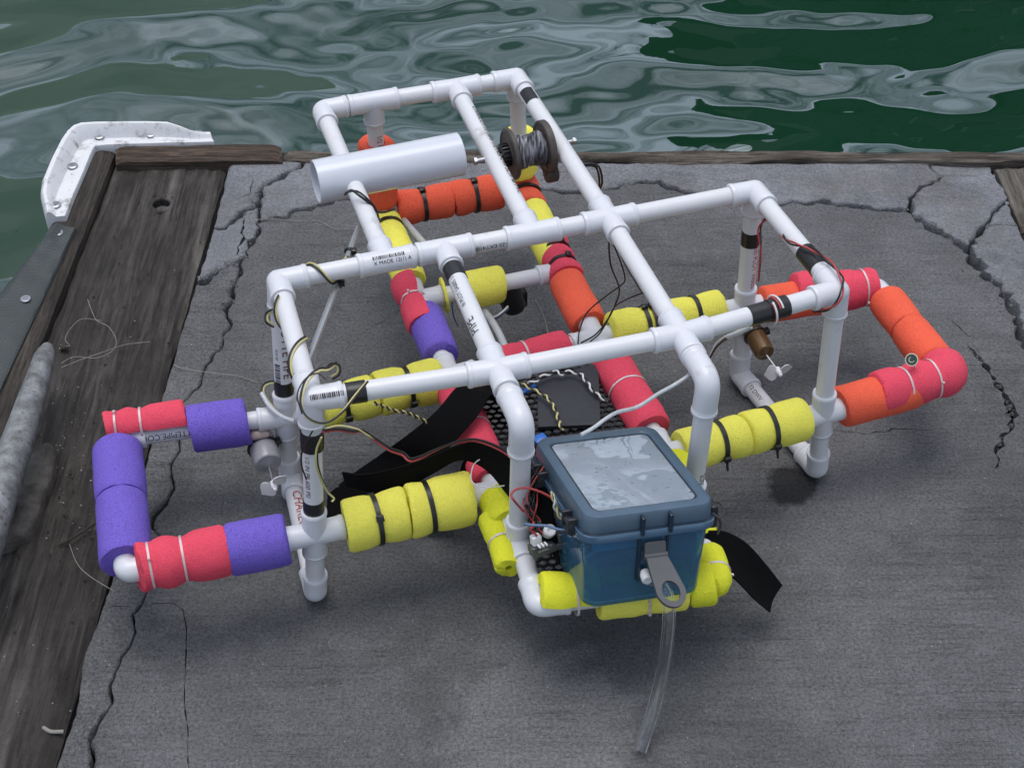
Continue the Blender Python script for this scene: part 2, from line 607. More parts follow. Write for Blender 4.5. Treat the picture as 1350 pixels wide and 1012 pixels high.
k = N('galvanised_iron').set(Metallic=.35, Roughness=.58)
c = k.mix(k.ramp(k.noise(75, 6, .65), [(.35, 0.0), (.65, 1.0)]), (.13, .133, .135), (.30, .31, .32))
c = k.mix(k.ramp(k.noise(130, 7, .7), [(.57, 0.0), (.66, .8)]), c, (.09, .065, .05))
k.color(c)
k.normal(k.bump(k.noise(240, 6, .7), .0009))
M['galv'] = k.m
k = N('dirty_iron').set(Roughness=.8)
c = k.mix(k.ramp(k.noise(60, 7, .68), [(.35, 0.0), (.65, 1.0)]), (.040, .034, .029), (.13, .118, .105))
k.color(c)
k.normal(k.bump(k.noise(190, 6, .7), .002))
M['galv_dirty'] = k.m
M['line'] = plastic('pale_fishing_line', (.30, .28, .245), .4)
M['twig'] = plastic('dark_twig', (.03, .022, .016), .8)
M['shell'] = plastic('pale_grit', (.32, .30, .28), .7, .5, 300)
M['tagmat'] = plastic('dark_green_label', (.03, .065, .045), .5)
M['tagwhite'] = plastic('cream_label_edge', (.62, .58, .48), .5)

k = N('harbour_water').set(Roughness=.012, IOR=2.15)
k.color(k.mix(k.noise(2.5, 3), (.0045, .028, .0125), (.008, .041, .022)))
M['water'] = k.m
M['shed_wall'] = plastic('dark_green_cladding', (.012, .03, .022), .7, .2, 3)
M['shed_roof'] = plastic('dark_roof_sheet', (.03, .035, .035), .7, .2, 3)
M['hill'] = plastic('added_slope_green', (.33, .37, .33), .9, .4, .12)
M['shed_trim'] = plastic('grey_trim_board', (.12, .13, .13), .7, .2, 3)

# ================================================================== WATER
WATER_Z = -0.36


def waves(x, y):
    wx = x + .10 * np.sin(2.1 * y + .6) + .05 * np.sin(5.3 * y - 1.7 * x)
    wy = y + .06 * np.sin(3.1 * x + 1.1) + .035 * np.sin(6.7 * x + 2.3 * y)
    h = np.zeros_like(x)
    live = 1 / (1 + np.exp(-(x + .25) / .28))
    r = np.random.default_rng(21)
    for lam, slope, n, spread in ((1.3, .040, 3, .30), (.62, .058, 4, .32), (.33, .070, 5, .38), (.18, .064, 6, .5), (.10, .042, 7, .7), (.06, .020, 6, .9)):
        for i in range(n):
            a = math.pi / 2 + r.normal() * spread
            kk = 2 * math.pi / (lam * r.uniform(.8, 1.25))
            q = 1.0 if lam > .25 else (.62 + .55 * live if lam > .12 else .25 + .9 * live)
            h += q * slope / math.sqrt(n) / kk * np.sin(kk * (math.cos(a) * wx + math.sin(a) * wy) + r.uniform(0, 6.28))
    return h


def graded(lo, hi, step, far, grow=1.16):
    a = list(np.arange(lo, hi + 1e-9, step))
    s, v, up = step, a[-1], []
    while v < far:
        s *= grow
        v += s
        up.append(v)
    s, v, dn = step, a[0], []
    while v > -far:
        s *= grow
        v -= s
        dn.append(v)
    return np.array(dn[::-1] + a + up)


xs = graded(-1.7, 1.9, .012, 900)
ys = graded(.35, 2.7, .009, 900)
X, Y = np.meshgrid(xs, ys)
fade = 1 / (1 + (np.maximum(np.abs(X), np.abs(Y)) / 9) ** 4)
Z = WATER_Z + waves(X, Y) * fade
nx, ny = len(xs), len(ys)
verts = np.stack([X, Y, Z], -1).reshape(-1, 3)
idx = np.arange(nx * ny).reshape(ny, nx)
quads = np.stack([idx[:-1, :-1], idx[:-1, 1:], idx[1:, 1:], idx[1:, :-1]], -1).reshape(-1, 4)
water = mesh_obj('water', verts, quads.tolist(), M['water'], None, 0)
for p in (water.data,):
    p.polygons.foreach_set('use_smooth', [True] * len(p.polygons))
water['kind'] = 'structure'
water['label'] = 'rippled dark green harbour water with pale sky reflections'

# ================================================================== CONCRETE
ground = G()
gl = [P(300, 205, -.03), P(1340, 205, -.03), P(1740, 1510, -.03), P(-60, 1510, -.03)]
g0 = G()
lowz = -.30
gv = [np.array([q[0], q[1], -.026]) for q in gl] + [np.array([q[0], q[1], lowz]) for q in gl]
g0.add(gv, [[0, 3, 2, 1], [0, 1, 5, 4], [1, 2, 6, 5], [2, 3, 7, 6], [3, 0, 4, 7]])
go = g0.build('dock_base', M['grit'], None, 0)
go['kind'] = 'structure'
go['label'] = 'dark grit bed under the cracked concrete of the dock'


def fract(pts, amp, seed, step=.006):
    """a polyline of (x, y, w) points broken up into a ragged one"""
    r = np.random.default_rng(seed)
    out = [np.array(pts[0], float)]
    for a, b in zip(pts[:-1], pts[1:]):
        a, b = np.array(a, float), np.array(b, float)
        d = np.linalg.norm((b - a)[:2])
        n = max(1, int(d / step))
        nv = np.array([-(b - a)[1], (b - a)[0], 0]) / (d + 1e-9)
        off = np.zeros(n + 1)
        for o in range(4):
            f = 2 ** o
            kk = r.normal(size=f * 2 + 2)
            off += np.interp(np.linspace(0, 1, n + 1), np.linspace(0, 1, len(kk)), kk) * amp / (f ** .8)
        off *= np.sin(np.linspace(0, math.pi, n + 1)) ** .6 * min(1, d / .03)
        for i in range(1, n + 1):
            t = i / n
            q = a + (b - a) * t + nv * off[i]
            q[2] = (a[2] + (b[2] - a[2]) * t) * (max(.15, .75 + .55 * r.normal()) if i < n else 1)
            q[2] = max(q[2], .0002)
            out.append(q)
    return out


def ground_pts(lst, k=1.0):
    return [np.array([*P(x, y, 0)[:2], w * k]) for x, y, w in lst]


def seg(pts, amp=.0022, seed=0):
    return fract(ground_pts(pts, 1.9 if seed in (6, 7, 8, 9, 10, 13) else 1.45), amp, seed)


def rev(s):
    return s[::-1]


mm = .001
c1a = seg([(400, 213, 3 * mm), (395, 222, 3 * mm), (373, 231, 4 * mm), (354, 243, 4 * mm), (344, 254, 3.5 * mm), (341, 271, 4 * mm)], .0022, 1)
c1b = seg([(341, 271, 4 * mm), (343, 290, 3.5 * mm)], .001, 2)
c1c = seg([(343, 290, 3.5 * mm), (341, 303, 4.5 * mm), (330, 322, 4 * mm), (316, 344, 4 * mm)], .002, 3)
c1d = seg([(316, 344, 3.5 * mm), (316, 362, 3.4 * mm), (306, 382, 2.6 * mm), (299, 417, 1.5 * mm), (302, 434, 1.2 * mm), (279, 469, 1.1 * mm), (269, 487, 1.8 * mm), (253, 516, 1.0 * mm), (240, 530, .8 * mm), (237, 592, .9 * mm),
           (225, 611, 1.2 * mm), (228, 633, .9 * mm), (218, 661, 1.0 * mm), (202, 676, 1.3 * mm), (200, 694, 1.0 * mm), (212, 715, .7 * mm), (200, 770, .5 * mm), (187, 795, .9 * mm), (175, 809, 1.1 * mm), (179, 832, 1.0 * mm),
           (159, 866, 1.1 * mm), (145, 901, 1.2 * mm), (148, 926, .9 * mm), (122, 962, 1.1 * mm), (120, 1012, 1.1 * mm), (112, 1070, 1 * mm), (70, 1500, 1 * mm)], .0022, 4)
c2 = seg([(281, 300, 1.5 * mm), (297, 301, 2 * mm), (311, 289, 3 * mm), (318, 280, 4.5 * mm), (332, 274, 4 * mm), (341, 271, 4 * mm)], .0018, 5)
c3 = seg([(258, 374, 7 * mm), (272, 369, 7.5 * mm), (283, 359, 4 * mm), (302, 347, 2.2 * mm), (316, 344, 2.5 * mm)], .0025, 6)
c6a = seg([(343, 290, .3 * mm), (380, 286, .5 * mm), (387, 277, 2 * mm), (401, 276, 1.6 * mm), (423, 270, 2.4 * mm), (449, 262, 3 * mm), (520, 262, 2 * mm), (600, 258, 1.5 * mm), (713, 248, 1.4 * mm), (765, 252, 1.6 * mm), (800, 250, 1 * mm),
           (840, 240, 1.8 * mm), (869, 239, 3.6 * mm), (882, 247, 4 * mm), (913, 254, 2.6 * mm), (960, 262, 1.4 * mm), (1031, 270, 2 * mm), (1083, 265, 3.4 * mm), (1137, 273, 3.2 * mm), (1185, 277, 4 * mm), (1199, 277, 5 * mm)], .003, 7)
c6b = seg([(1199, 277, 5 * mm), (1222, 296, 4 * mm), (1249, 312, 4 * mm), (1275, 327, 6 * mm)], .002, 8)
c6c = seg([(1275, 327, 7 * mm), (1290, 349, 7 * mm), (1316, 374, 6 * mm), (1336, 408, 6 * mm), (1345, 436, 5 * mm), (1352, 456, 5 * mm), (1372, 490, 5 * mm), (1420, 640, 4 * mm)], .003, 9)
c7a = seg([(1199, 277, 4 * mm), (1200, 262, 2.4 * mm), (1211, 251, 1.6 * mm), (1230, 240, 1.2 * mm), (1245, 231, .8 * mm)], .0022, 10)
c7b = seg([(1245, 231, .6 * mm), (1232, 226, .5 * mm), (1222, 214, .5 * mm)], .0015, 11)
c7c = seg([(1245, 231, .6 * mm), (1270, 233, .8 * mm), (1303, 232, .8 * mm), (1312, 231, 1 * mm)], .002, 12)
c8a = seg([(1275, 327, 5 * mm), (1291, 308, 4 * mm), (1298, 298, 3 * mm)], .0015, 13)
c8b = seg([(1298, 298, 1.6 * mm), (1307, 283, 1.2 * mm), (1317, 272, .9 * mm), (1329, 262, .8 * mm)], .0015, 14)
c8c = seg([(1298, 298, 1.5 * mm), (1315, 296, 1.2 * mm), (1342, 298, 1.2 * mm)], .001, 15)


def edge_l(pts):
    return fract(ground_pts([(x, y, 1.2 * mm) for x, y in pts]), .0012, 40 + int(pts[0][1]))


pl1 = edge_l([(301, 213), (279, 300)])
pl1 = edge_l([(301, 213), (281, 300)])
pl2 = edge_l([(281, 300), (258, 374)])
pl3 = edge_l([(258, 374), (210, 532), (134, 799), (73, 1012), (-66, 1500)])
pr1 = edge_l([(1306, 214), (1312, 231)])
pr2 = edge_l([(1312, 231), (1329, 262)])
pr3 = edge_l([(1329, 262), (1342, 298)])
pr4 = edge_l([(1342, 298), (1372, 380), (1460, 640)])
back_l = edge_l([(301, 213), (400, 213)])
back_m = edge_l([(400, 213), (800, 215), (1222, 214)])
back_r = edge_l([(1222, 214), (1306, 214)])
bottom_l = edge_l([(-66, 1500), (70, 1500)])
bottom_m = edge_l([(70, 1500), (1720, 1500)])
right_m = edge_l([(1720, 1500), (1420, 640)])
right_s = edge_l([(1460, 640), (1420, 640)])


def loop(*segs):
    out = []
    for s in segs:
        out += [np.array(q) for q in (s[:-1])]
    return out


def inset_loop(pts, extra):
    """moves every point of a loop inwards by its own half gap plus extra"""
    n = len(pts)
    area = sum(pts[i][0] * pts[(i + 1) % n][1] - pts[(i + 1) % n][0] * pts[i][1] for i in range(n))
    s = 1 if area > 0 else -1
    out = []
    for i in range(n):
        d = pts[(i + 1) % n][:2] - pts[i - 1][:2]
        d = d / (np.linalg.norm(d) + 1e-9)
        nv = np.array([-d[1], d[0]]) * s
        e = extra[i] if hasattr(extra, '__len__') else extra
        out.append(pts[i][:2] + nv * (pts[i][2] * .5 + e))
    return out, s


def slab(name, pts, mat, z=0.0, tilt=(0, 0), holes=(), parent=None, crumb=.0032, seed=0, label=None):
    r = np.random.default_rng(seed + 500)
    n = len(pts)
    ctr = np.mean([p[:2] for p in pts], 0)
    w1 = np.convolve(np.concatenate([r.normal(size=n)] * 3), np.ones(9) / 9, 'same')[n:2 * n] * 2.2
    w2 = np.convolve(np.concatenate([r.random(n)] * 3), np.ones(15) / 15, 'same')[n:2 * n]
    cr = np.minimum(crumb * (.45 + .5 * np.abs(w1) + 1.6 * np.maximum(0, w2 - .56) / .1), .008)
    jit = r.normal(size=n) * .0003

    def zz(q, dz):
        return z + dz + (q[0] - ctr[0]) * tilt[0] + (q[1] - ctr[1]) * tilt[1]
    top, s = inset_loop(pts, cr)
    m1, _ = inset_loop(pts, cr * .62 + jit)
    m2, _ = inset_loop(pts, cr * .26 - jit)
    mid, _ = inset_loop(pts, 0.0)
    bm = bmesh.new()
    rings = []
    for lp, dz in ((top, 0), (m1, -.16), (m2, -.5), (mid, -1.1), (mid, None)):
        rings.append([bm.verts.new((q[0], q[1], zz(q, dz * cr[i] if dz is not None else -.032))) for i, q in enumerate(lp)])
    for a, b in zip(rings[:-1], rings[1:]):
        for i in range(n):
            j = (i + 1) % n
            f = [a[i], b[i], b[j], a[j]]
            bm.faces.new(f if s > 0 else f[::-1]).smooth = True
    tv, te = list(rings[0]), [(i, (i + 1) % n) for i in range(n)]
    for h in holes:
        m = len(h)
        t = [bm.verts.new((q[0], q[1], zz(q, 0))) for q in h]
        b = [bm.verts.new((q[0], q[1], zz(q, -.012))) for q in h]
        for i in range(m):
            j = (i + 1) % m
            bm.faces.new([t[i], t[j], b[j], b[i]])
        o_ = len(tv)
        tv += t
        te += [(o_ + i, o_ + (i + 1) % m) for i in range(m)]
    cv, ce, cf, ov, oe, of_ = delaunay_2d_cdt([Vector((q.co.x, q.co.y)) for q in tv], te, [], 4, 1e-7, True)
    vmap = []
    for q, orig in zip(cv, ov):
        vmap.append(tv[orig[0]] if orig else bm.verts.new((q.x, q.y, zz((q.x, q.y), 0))))
    cen = np.array([np.mean([cv[i][:] for i in f], 0) for f in cf])

    def inside(poly):
        q = np.array([(a[0], a[1]) for a in poly])
        q2 = np.roll(q, -1, 0)
        r_ = np.zeros(len(cen), bool)
        for (x0, y0), (x1, y1) in zip(q, q2):
            c_ = (y0 > cen[:, 1]) != (y1 > cen[:, 1])
            with np.errstate(all='ignore'):
                r_ ^= c_ & (cen[:, 0] < (x1 - x0) * (cen[:, 1] - y0) / (y1 - y0 + 1e-18) + x0)
        return r_
    keep = inside([q.co for q in rings[0]])
    for h in holes:
        keep &= ~inside(h)
    for f, kf in zip(cf, keep):
        if not kf:
            continue
        vv = [vmap[i] for i in f]
        if len(set(vv)) < 3:
            continue
        try:
            nf = bm.faces.new(vv)
        except ValueError:
            continue
        nf.normal_update()
        if nf.normal.z < 0:
            nf.normal_flip()
    me = bpy.data.meshes.new(name)
    bm.to_mesh(me)
    bm.free()
    me.materials.append(mat)
    o = bpy.data.objects.new(name, me)
    C.objects.link(o)
    if parent:
        o.parent = parent
    if label:
        o['label'] = label
    return o


def slot(pts, seed, amp=.0012):
    """a narrow hole along a crack"""
    c = fract(ground_pts(pts), amp, seed, .005)
    c[0][2] = c[-1][2] = .0001
    L, R = [], []
    for i, q in enumerate(c):
        d = c[min(i + 1, len(c) - 1)][:2] - c[max(i - 1, 0)][:2]
        d = d / (np.linalg.norm(d) + 1e-9)
        nv = np.array([-d[1], d[0]])
        L.append(q[:2] + nv * q[2] * .5)
        R.append(q[:2] - nv * q[2] * .5)
    return L[1:-1] + [c[-1][:2]] + R[1:-1][::-1] + [c[0][:2]]


dock = bpy.data.objects.new('dock_slab', None)
C.objects.link(dock)
dock['kind'] = 'structure'
dock['label'] = 'cracked dark brushed concrete top of the dock'
h_main = [
    slot([(1245, 416, .4 * mm), (1262, 428, 1.0 * mm), (1280, 445, .6 * mm)], 71),
    slot([(1275, 455, 1 * mm), (1286, 468, 5 * mm), (1299, 482, 8 * mm), (1315, 507, 10 * mm), (1330, 532, 10 * mm), (1333, 561, 8 * mm), (1321, 586, 7 * mm), (1311, 618, 1.5 * mm)], 72, .002),
    slot([(1095, 567, .4 * mm), (1120, 569, 1.1 * mm), (1139, 572, 1.2 * mm), (1161, 569, .9 * mm), (1184, 565, 1.2 * mm), (1213, 566, .7 * mm), (1272, 567, .3 * mm)], 73),
    slot([(190, 800, .4 * mm), (205, 795, 1.0 * mm), (228, 795, 1.0 * mm), (241, 803, 1.0 * mm), (246, 828, 1.0 * mm), (243, 922, .9 * mm), (248, 966, .9 * mm), (249, 1045, .6 * mm)], 74, .0003),
    slot([(560, 392, .3 * mm), (530, 408, .9 * mm), (505, 424, .7 * mm), (470, 440, .3 * mm)], 75, .002),
    slot([(1085, 230 + 250, .2 * mm), (1130, 478, .4 * mm), (1175, 481, .2 * mm)], 76),
]
h_l3 = [slot([(140, 799, .3 * mm), (160, 798, .9 * mm), (172, 799, .4 * mm)], 77, .0003)]
h_l2 = [slot([(322, 286, .4 * mm), (321, 300, 3 * mm), (319, 318, 4 * mm), (312, 337, 1.5 * mm)], 83, .0015)]
h_l1 = [slot([(335, 232, .3 * mm), (331, 247, 1.2 * mm), (327, 262, .5 * mm)], 78), slot([(309, 265, .3 * mm), (322, 259, 1.2 * mm), (335, 255, .8 * mm)], 79)]
h_bs = [slot([(640, 232, .2 * mm), (735, 228, .8 * mm), (800, 222, .4 * mm)], 80), slot([(880, 228, .3 * mm), (960, 240, 1.1 * mm), (1000, 236, .3 * mm)], 81)]
h_rp = [slot([(1268, 250, .2 * mm), (1290, 256, .7 * mm), (1308, 266, .3 * mm)], 82)]

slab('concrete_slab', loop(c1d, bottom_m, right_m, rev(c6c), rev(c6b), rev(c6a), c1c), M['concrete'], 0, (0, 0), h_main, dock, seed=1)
slab('concrete_slab', loop(rev(c1a), back_l and rev(back_l), pl1, c2), M['concrete_worn'], .001, (.006, -.004), h_l1, dock, seed=2)
slab('concrete_slab', loop(rev(c2), pl2, c3, rev(c1c), rev(c1b)), M['concrete_worn'], .000, (-.006, .004), h_l2, dock, seed=3)
slab('concrete_slab', loop(rev(c3), pl3, bottom_l, rev(c1d)), M['concrete'], -.0005, (.004, 0), h_l3, dock, seed=4)
slab('concrete_slab', loop(c1a, c1b, c6a, c7a, c7b, rev(back_m)), M['concrete_worn'], .001, (0, -.012), h_bs, dock, seed=5)
slab('concrete_slab', loop(rev(c7b), c7c, rev(pr1), rev(back_r)), M['concrete_worn'], -.001, (0, 0), (), dock, seed=6)
slab('concrete_slab', loop(c6b, c8a, c8b, rev(pr2), rev(c7c), rev(c7a)), M['concrete_worn'], .002, (.01, -.01), h_rp, dock, seed=7)
slab('concrete_slab', loop(c8c, rev(pr3), rev(c8b)), M['concrete_worn'], .000, (.02, 0), (), dock, seed=8)
slab('concrete_slab', loop(c6c, rev(right_s), rev(pr4), rev(c8c), rev(c8a)), M['concrete_worn'], .0015, (-.004, .0), (), dock, seed=9)

# crumbs of concrete lying in and beside the wide cracks, grit on the plank
def chips(name, spots, size, mat, label, zf, n):
    g = G()
    r = np.random.default_rng(len(spots) * 13 + n)
    for _ in range(n):
        a = spots[r.integers(len(spots))]
        x, y = a[0] + r.normal() * a[2], a[1] + r.normal() * a[3]
        s = size * r.uniform(.35, 1) ** 1.6
        c = P(x, y, zf)
        pts = [c + s * np.array([math.cos(t) * r.uniform(.6, 1.1), math.sin(t) * r.uniform(.6, 1.1), 0]) for t in np.linspace(0, 2 * math.pi, 6)[:-1]]
        top = [c + (q - c) * .55 + np.array([0, 0, s * r.uniform(.4, .8)]) for q in pts]
        g.add(pts + top, [[i, (i + 1) % 5, (i + 1) % 5 + 5, i + 5] for i in range(5)] + [[5, 6, 7, 8, 9]])
    o = g.build(name, mat, None, 0)
    o['kind'] = 'stuff'
    o['label'] = label
    return o


def to_px(p):
    q = (np.array([p[0], p[1], 0.0]) - CAM) @ ROT
    return 675 + FPX * q[0] / -q[2], 506 - FPX * q[1] / -q[2]


spots_w = [(*to_px(q), 3, 3) for s in (c1a, c1c, c1d[:14], c2[6:], c3, c6b, c6c, c8a) for q in s]
chips('concrete_crumbs', spots_w, .0042, M['concrete'], 'crumbs of broken concrete filling the wide cracks', -.019, 700)
chips('concrete_crumbs', [(a, b, 7, 6) for a, b, _, _ in spots_w[::3]], .0022, M['concrete_worn'], 'small loose crumbs scattered beside the wide cracks', .0006, 120)
chips('concrete_crumbs', [(1290, 472, 8, 8), (1316, 508, 7, 9), (1330, 540, 5, 12), (1322, 585, 5, 12)], .0035, M['concrete'], 'loose grit lying along the eroded crack at the right', -.0035, 160)
chips('dirt_crumbs', [(150, 480, 60, 150), (60, 850, 60, 120), (200, 330, 40, 70), (120, 620, 40, 60)], .0019, M['twig'], 'dark dirt crumbs and splinters strewn over the wide plank', -.0045, 170)
chips('dirt_crumbs', [(110, 640, 30, 70), (150, 540, 40, 80), (90, 560, 15, 60), (40, 900, 40, 70)], .0013, M['shell'], 'pale grit strewn over the wide plank', -.0042, 110)
chips('grit_specks', [(700, 700, 420, 190), (1150, 500, 160, 120), (500, 380, 220, 90), (900, 900, 260, 70)], .0011, M['shell'], 'pale specks of grit scattered over the concrete', .0003, 170)

# ================================================================== TIMBERS
def plank(name, a0, a1, b0, b1, zt, zb, mat, label, cat='timber', res=.005, relief=.0020, seed=0, hole=None, wav=0.0, stretch=26.0, group=None):
    """a plank with ends a0-a1 (start) and b0-b1 (finish), grain along a -> b, worn surface"""
    a0, a1, b0, b1 = [np.array(q[:2], float) for q in (a0, a1, b0, b1)]
    L = np.linalg.norm((b0 + b1 - a0 - a1) / 2)
    W = np.linalg.norm(a1 - a0)
    nu, nv = max(4, int(L / (res * 2.0))), max(5, int(W / res))
    u, v = np.meshgrid(np.linspace(0, 1, nu + 1), np.linspace(0, 1, nv + 1), indexing='ij')
    base = (a0[None, None] * (1 - u)[..., None] + b0[None, None] * u[..., None]) * (1 - v)[..., None] + (a1[None, None] * (1 - u)[..., None] + b1[None, None] * u[..., None]) * v[..., None]
    zs = np.zeros(u.shape)
    for i in range(nu + 1):
        for j in range(nv + 1):
            s, t = u[i, j] * L, v[i, j] * W
            q = Vector((s * 4 + seed, t * stretch * 4, seed * 1.7))
            h = mnoise.fractal(q, .9, 2.0, 4)
            h2 = mnoise.noise(Vector((s * 9 + seed, t * 20, 3.3)))
            e = min(v[i, j], 1 - v[i, j]) * W
            e2 = min(u[i, j], 1 - u[i, j]) * L
            edge = math.exp(-e / .004) + math.exp(-e2 / .004)
            zs[i, j] = zt + relief * (h * .8 + h2 * .6) - edge * .004 * (1 + .8 * mnoise.noise(Vector((s * 30, t * 30, seed))))
            if wav:
                d = (a1 - a0) / W
                k = (v[i, j] - .5) * 2
                base[i, j] += d * wav * k * mnoise.noise(Vector((s * 9, k, seed + 5)))
            if hole is not None:
                r = math.hypot(base[i, j, 0] - hole[0], base[i, j, 1] - hole[1])
                if r < hole[2]:
                    zs[i, j] -= hole[3]
    vs = [np.array([base[i, j, 0], base[i, j, 1], zs[i, j]]) for i in range(nu + 1) for j in range(nv + 1)]
    W1 = nv + 1
    fs = [[i * W1 + j, (i + 1) * W1 + j, (i + 1) * W1 + j + 1, i * W1 + j + 1] for i in range(nu) for j in range(nv)]
    # orientation: up
    p0, p1, p3 = vs[fs[0][0]], vs[fs[0][1]], vs[fs[0][3]]
    if np.cross(p1 - p0, p3 - p0)[2] < 0:
        fs = [f[::-1] for f in fs]
    rim = [i * W1 for i in range(nu + 1)] + [nu * W1 + j for j in range(1, nv + 1)] + [i * W1 + nv for i in range(nu - 1, -1, -1)] + [j for j in range(nv - 1, 0, -1)]
    n0 = len(vs)
    for i in rim:
        vs.append(np.array([vs[i][0], vs[i][1], zb]))
    for i in range(len(rim)):
        j = (i + 1) % len(rim)
        fs.append([rim[i], rim[j], n0 + j, n0 + i])
    o = mesh_obj(name, vs, fs, mat, None, 0)
    o.data.polygons.foreach_set('use_smooth', [True] * len(o.data.polygons))
    o.data.set_sharp_from_angle(angle=math.radians(50))
    tag(o, label, cat, group)
    return o


hp = P(213, 271, -.008)
dplank = plank('dock_plank', P(155, 205, -.006), P(300.5, 213, -.006), P(-346, 1500, -.006), P(-68, 1500, -.006), -.006, -.10, M['wood_main'],
      'wide dark worn plank along the left side of the concrete', 'plank', .0034, .0042, 2, (hp[0], hp[1], .0125, .016))
plank('edge_strip', P(120, 192, .004), P(153, 193, .004), P(-550, 1500, .004), P(-356, 1500, .004), .004, -.10, M['wood_strip'],
      'narrow dark timber strip between the wide plank and the rubber fender', 'plank', .0034, .0026, 5)
plank('cross_timber', P(152, 213, .007), P(152, 190, .007), P(372, 211, .007), P(370, 189, .007), .009, -.10, M['wood_brown'],
      'short brown timber block lying beside the white corner bumper', 'timber', .0034, .0024, 8)
plank('edge_timber', P(374, 210, .004), P(374, 199, .004), P(1480, 214, .004), P(1480, 200, .004), .006, -.10, M['wood_pale'],
      'long pale weathered timber along the far edge of the dock', 'timber', .0030, .0046, 11, wav=.009)
plank('side_timber', P(1312, 219, .004), P(1480, 219, .004), P(1347, 302, .004), P(1600, 302, .004), .005, -.10, M['wood_light'],
      'pale grained timber at the far right corner of the dock', 'timber', .0034, .0024, 14)

G().lathe((hp[0], hp[1], -.0048), (0, 0, 1), [(-.004, .0185), (-.0006, .0165), (.0002, .0135), (-.0002, .0112), (-.0016, .0101), (-.016, .0098)], 36).build('hole_rim', M['wood_main'], dplank, 0)

# out-of-view shed, added to darken reflections in the right of the water
shed = thing('added_shed', 'unseen dark green shed added so its reflection darkens the water at the right', 'shed', (4.6, 11.0, WATER_Z))
sx0, sx1, sy0, sy1, sz0, sz1 = 1.75, 8.2, 9.6, 15.0, WATER_Z - .5, 4.05
g = G()
nb = 44
for i in range(nb):
    x = sx0 + (sx1 - sx0) * (i + .5) / nb
    g.box((x, sy0 + (.03 if i % 2 else 0), (sz0 + sz1) / 2), (sx1 - sx0) / nb * .98, .06, sz1 - sz0)
g.build('wall_cladding', M['shed_wall'], shed, 0)
g = G()
g.box(((sx0 + sx1) / 2, (sy0 + sy1) / 2 + .1, (sz0 + sz1) / 2 - .02), sx1 - sx0 - .05, sy1 - sy0 - .1, sz1 - sz0)
g.build('wall', M['shed_wall'], shed, 0)
g = G()
mx = (sy0 + sy1) / 2
rv = [(sx0 - .3, sy0 - .35, sz1 + .02), (sx1 + .3, sy0 - .35, sz1 + .02), (sx1 + .3, mx, sz1 + 1.1), (sx0 - .3, mx, sz1 + 1.1), (sx0 - .3, sy1 + .35, sz1 + .02), (sx1 + .3, sy1 + .35, sz1 + .02)]
g.add([np.array(q) for q in rv] + [np.array(q) + (0, 0, .08) for q in rv], [[0, 3, 2, 1], [3, 4, 5, 2], [6, 7, 8, 9], [9, 8, 11, 10], [0, 1, 7, 6], [4, 10, 11, 5], [0, 6, 9, 3], [3, 9, 10, 4], [1, 2, 8, 7], [2, 5, 11, 8]])
g.build('roof', M['shed_roof'], shed, 0)
for x in (3.4, 5.6):
    wf = G().box((x, sy0 - .05, 2.2), 1.0, .05, .9).build('window', M['plate'], shed, 0)
    g = G()
    for dx, dz, w, h in ((-.53, 0, .08, 1.06), (.53, 0, .08, 1.06), (0, .49, .98, .08), (0, -.49, .98, .08), (0, 0, .05, .88)):
        g.box((x + dx, sy0 - .07, 2.2 + dz), w, .05, h)
    g.build('frame', M['shed_trim'], wf, 0)

# out-of-view slope, added to turn reflections in the left water green
hx_, hy_ = np.meshgrid(np.linspace(-95, 4, 60), np.linspace(36, 110, 40))
hz_ = np.zeros_like(hx_)
for i in range(hx_.shape[0]):
    for j in range(hx_.shape[1]):
        x, y = hx_[i, j], hy_[i, j]
        edge = min(1, max(0, (3 - x - .06 * (y - 36)) / 16)) ** .7
        up = min(1, (y - 36) / 14) ** .6
        hz_[i, j] = WATER_Z - .4 + edge * up * (33 + 9 * mnoise.noise(Vector((x * .05, y * .05, 0))) + 2.4 * mnoise.noise(Vector((x * .25, y * .25, 5))))
hv = np.stack([hx_, hy_, hz_], -1).reshape(-1, 3)
hi = np.arange(hx_.size).reshape(hx_.shape)
hq = np.stack([hi[:-1, :-1], hi[:-1, 1:], hi[1:, 1:], hi[1:, :-1]], -1).reshape(-1, 4)
added_slope = mesh_obj('added_slope', hv, hq.tolist(), M['hill'], None, 60)
added_slope['kind'] = 'structure'
added_slope['label'] = 'unseen green slope added to tint reflections in the left of the water'

# ================================================================== THINGS FIXED TO THE DOCK
def loft(sections, closed_section=False, cap=True):
    n = len(sections[0])
    vs = [q for s in sections for q in s]
    fs = []
    for i in range(len(sections) - 1):
        for j in range(n if closed_section else n - 1):
            k2 = (j + 1) % n
            fs.append([i * n + j, i * n + k2, (i + 1) * n + k2, (i + 1) * n + j])
    if cap:
        fs.append(list(range(n - 1, -1, -1)))
        fs.append([(len(sections) - 1) * n + j for j in range(n)])
    return vs, fs


def screw(parent, c, r=.0052):
    g = G()
    g.lathe(c, (0, 0, 1), [(0, r), (.0012, r), (.0018, r * .86), (.0018, r * .55), (.0010, r * .5)], 20, cap1=True)
    ang = random.uniform(0, 3)
    for q in (0, math.pi / 2):
        Mx = np.array(Matrix.Rotation(ang + q, 3, 'Z'))
        g.box(np.array(c) + (0, 0, .0011), r * .9, r * .2, .0006, Mx)
    return g.build('screw', M['steel'], parent)


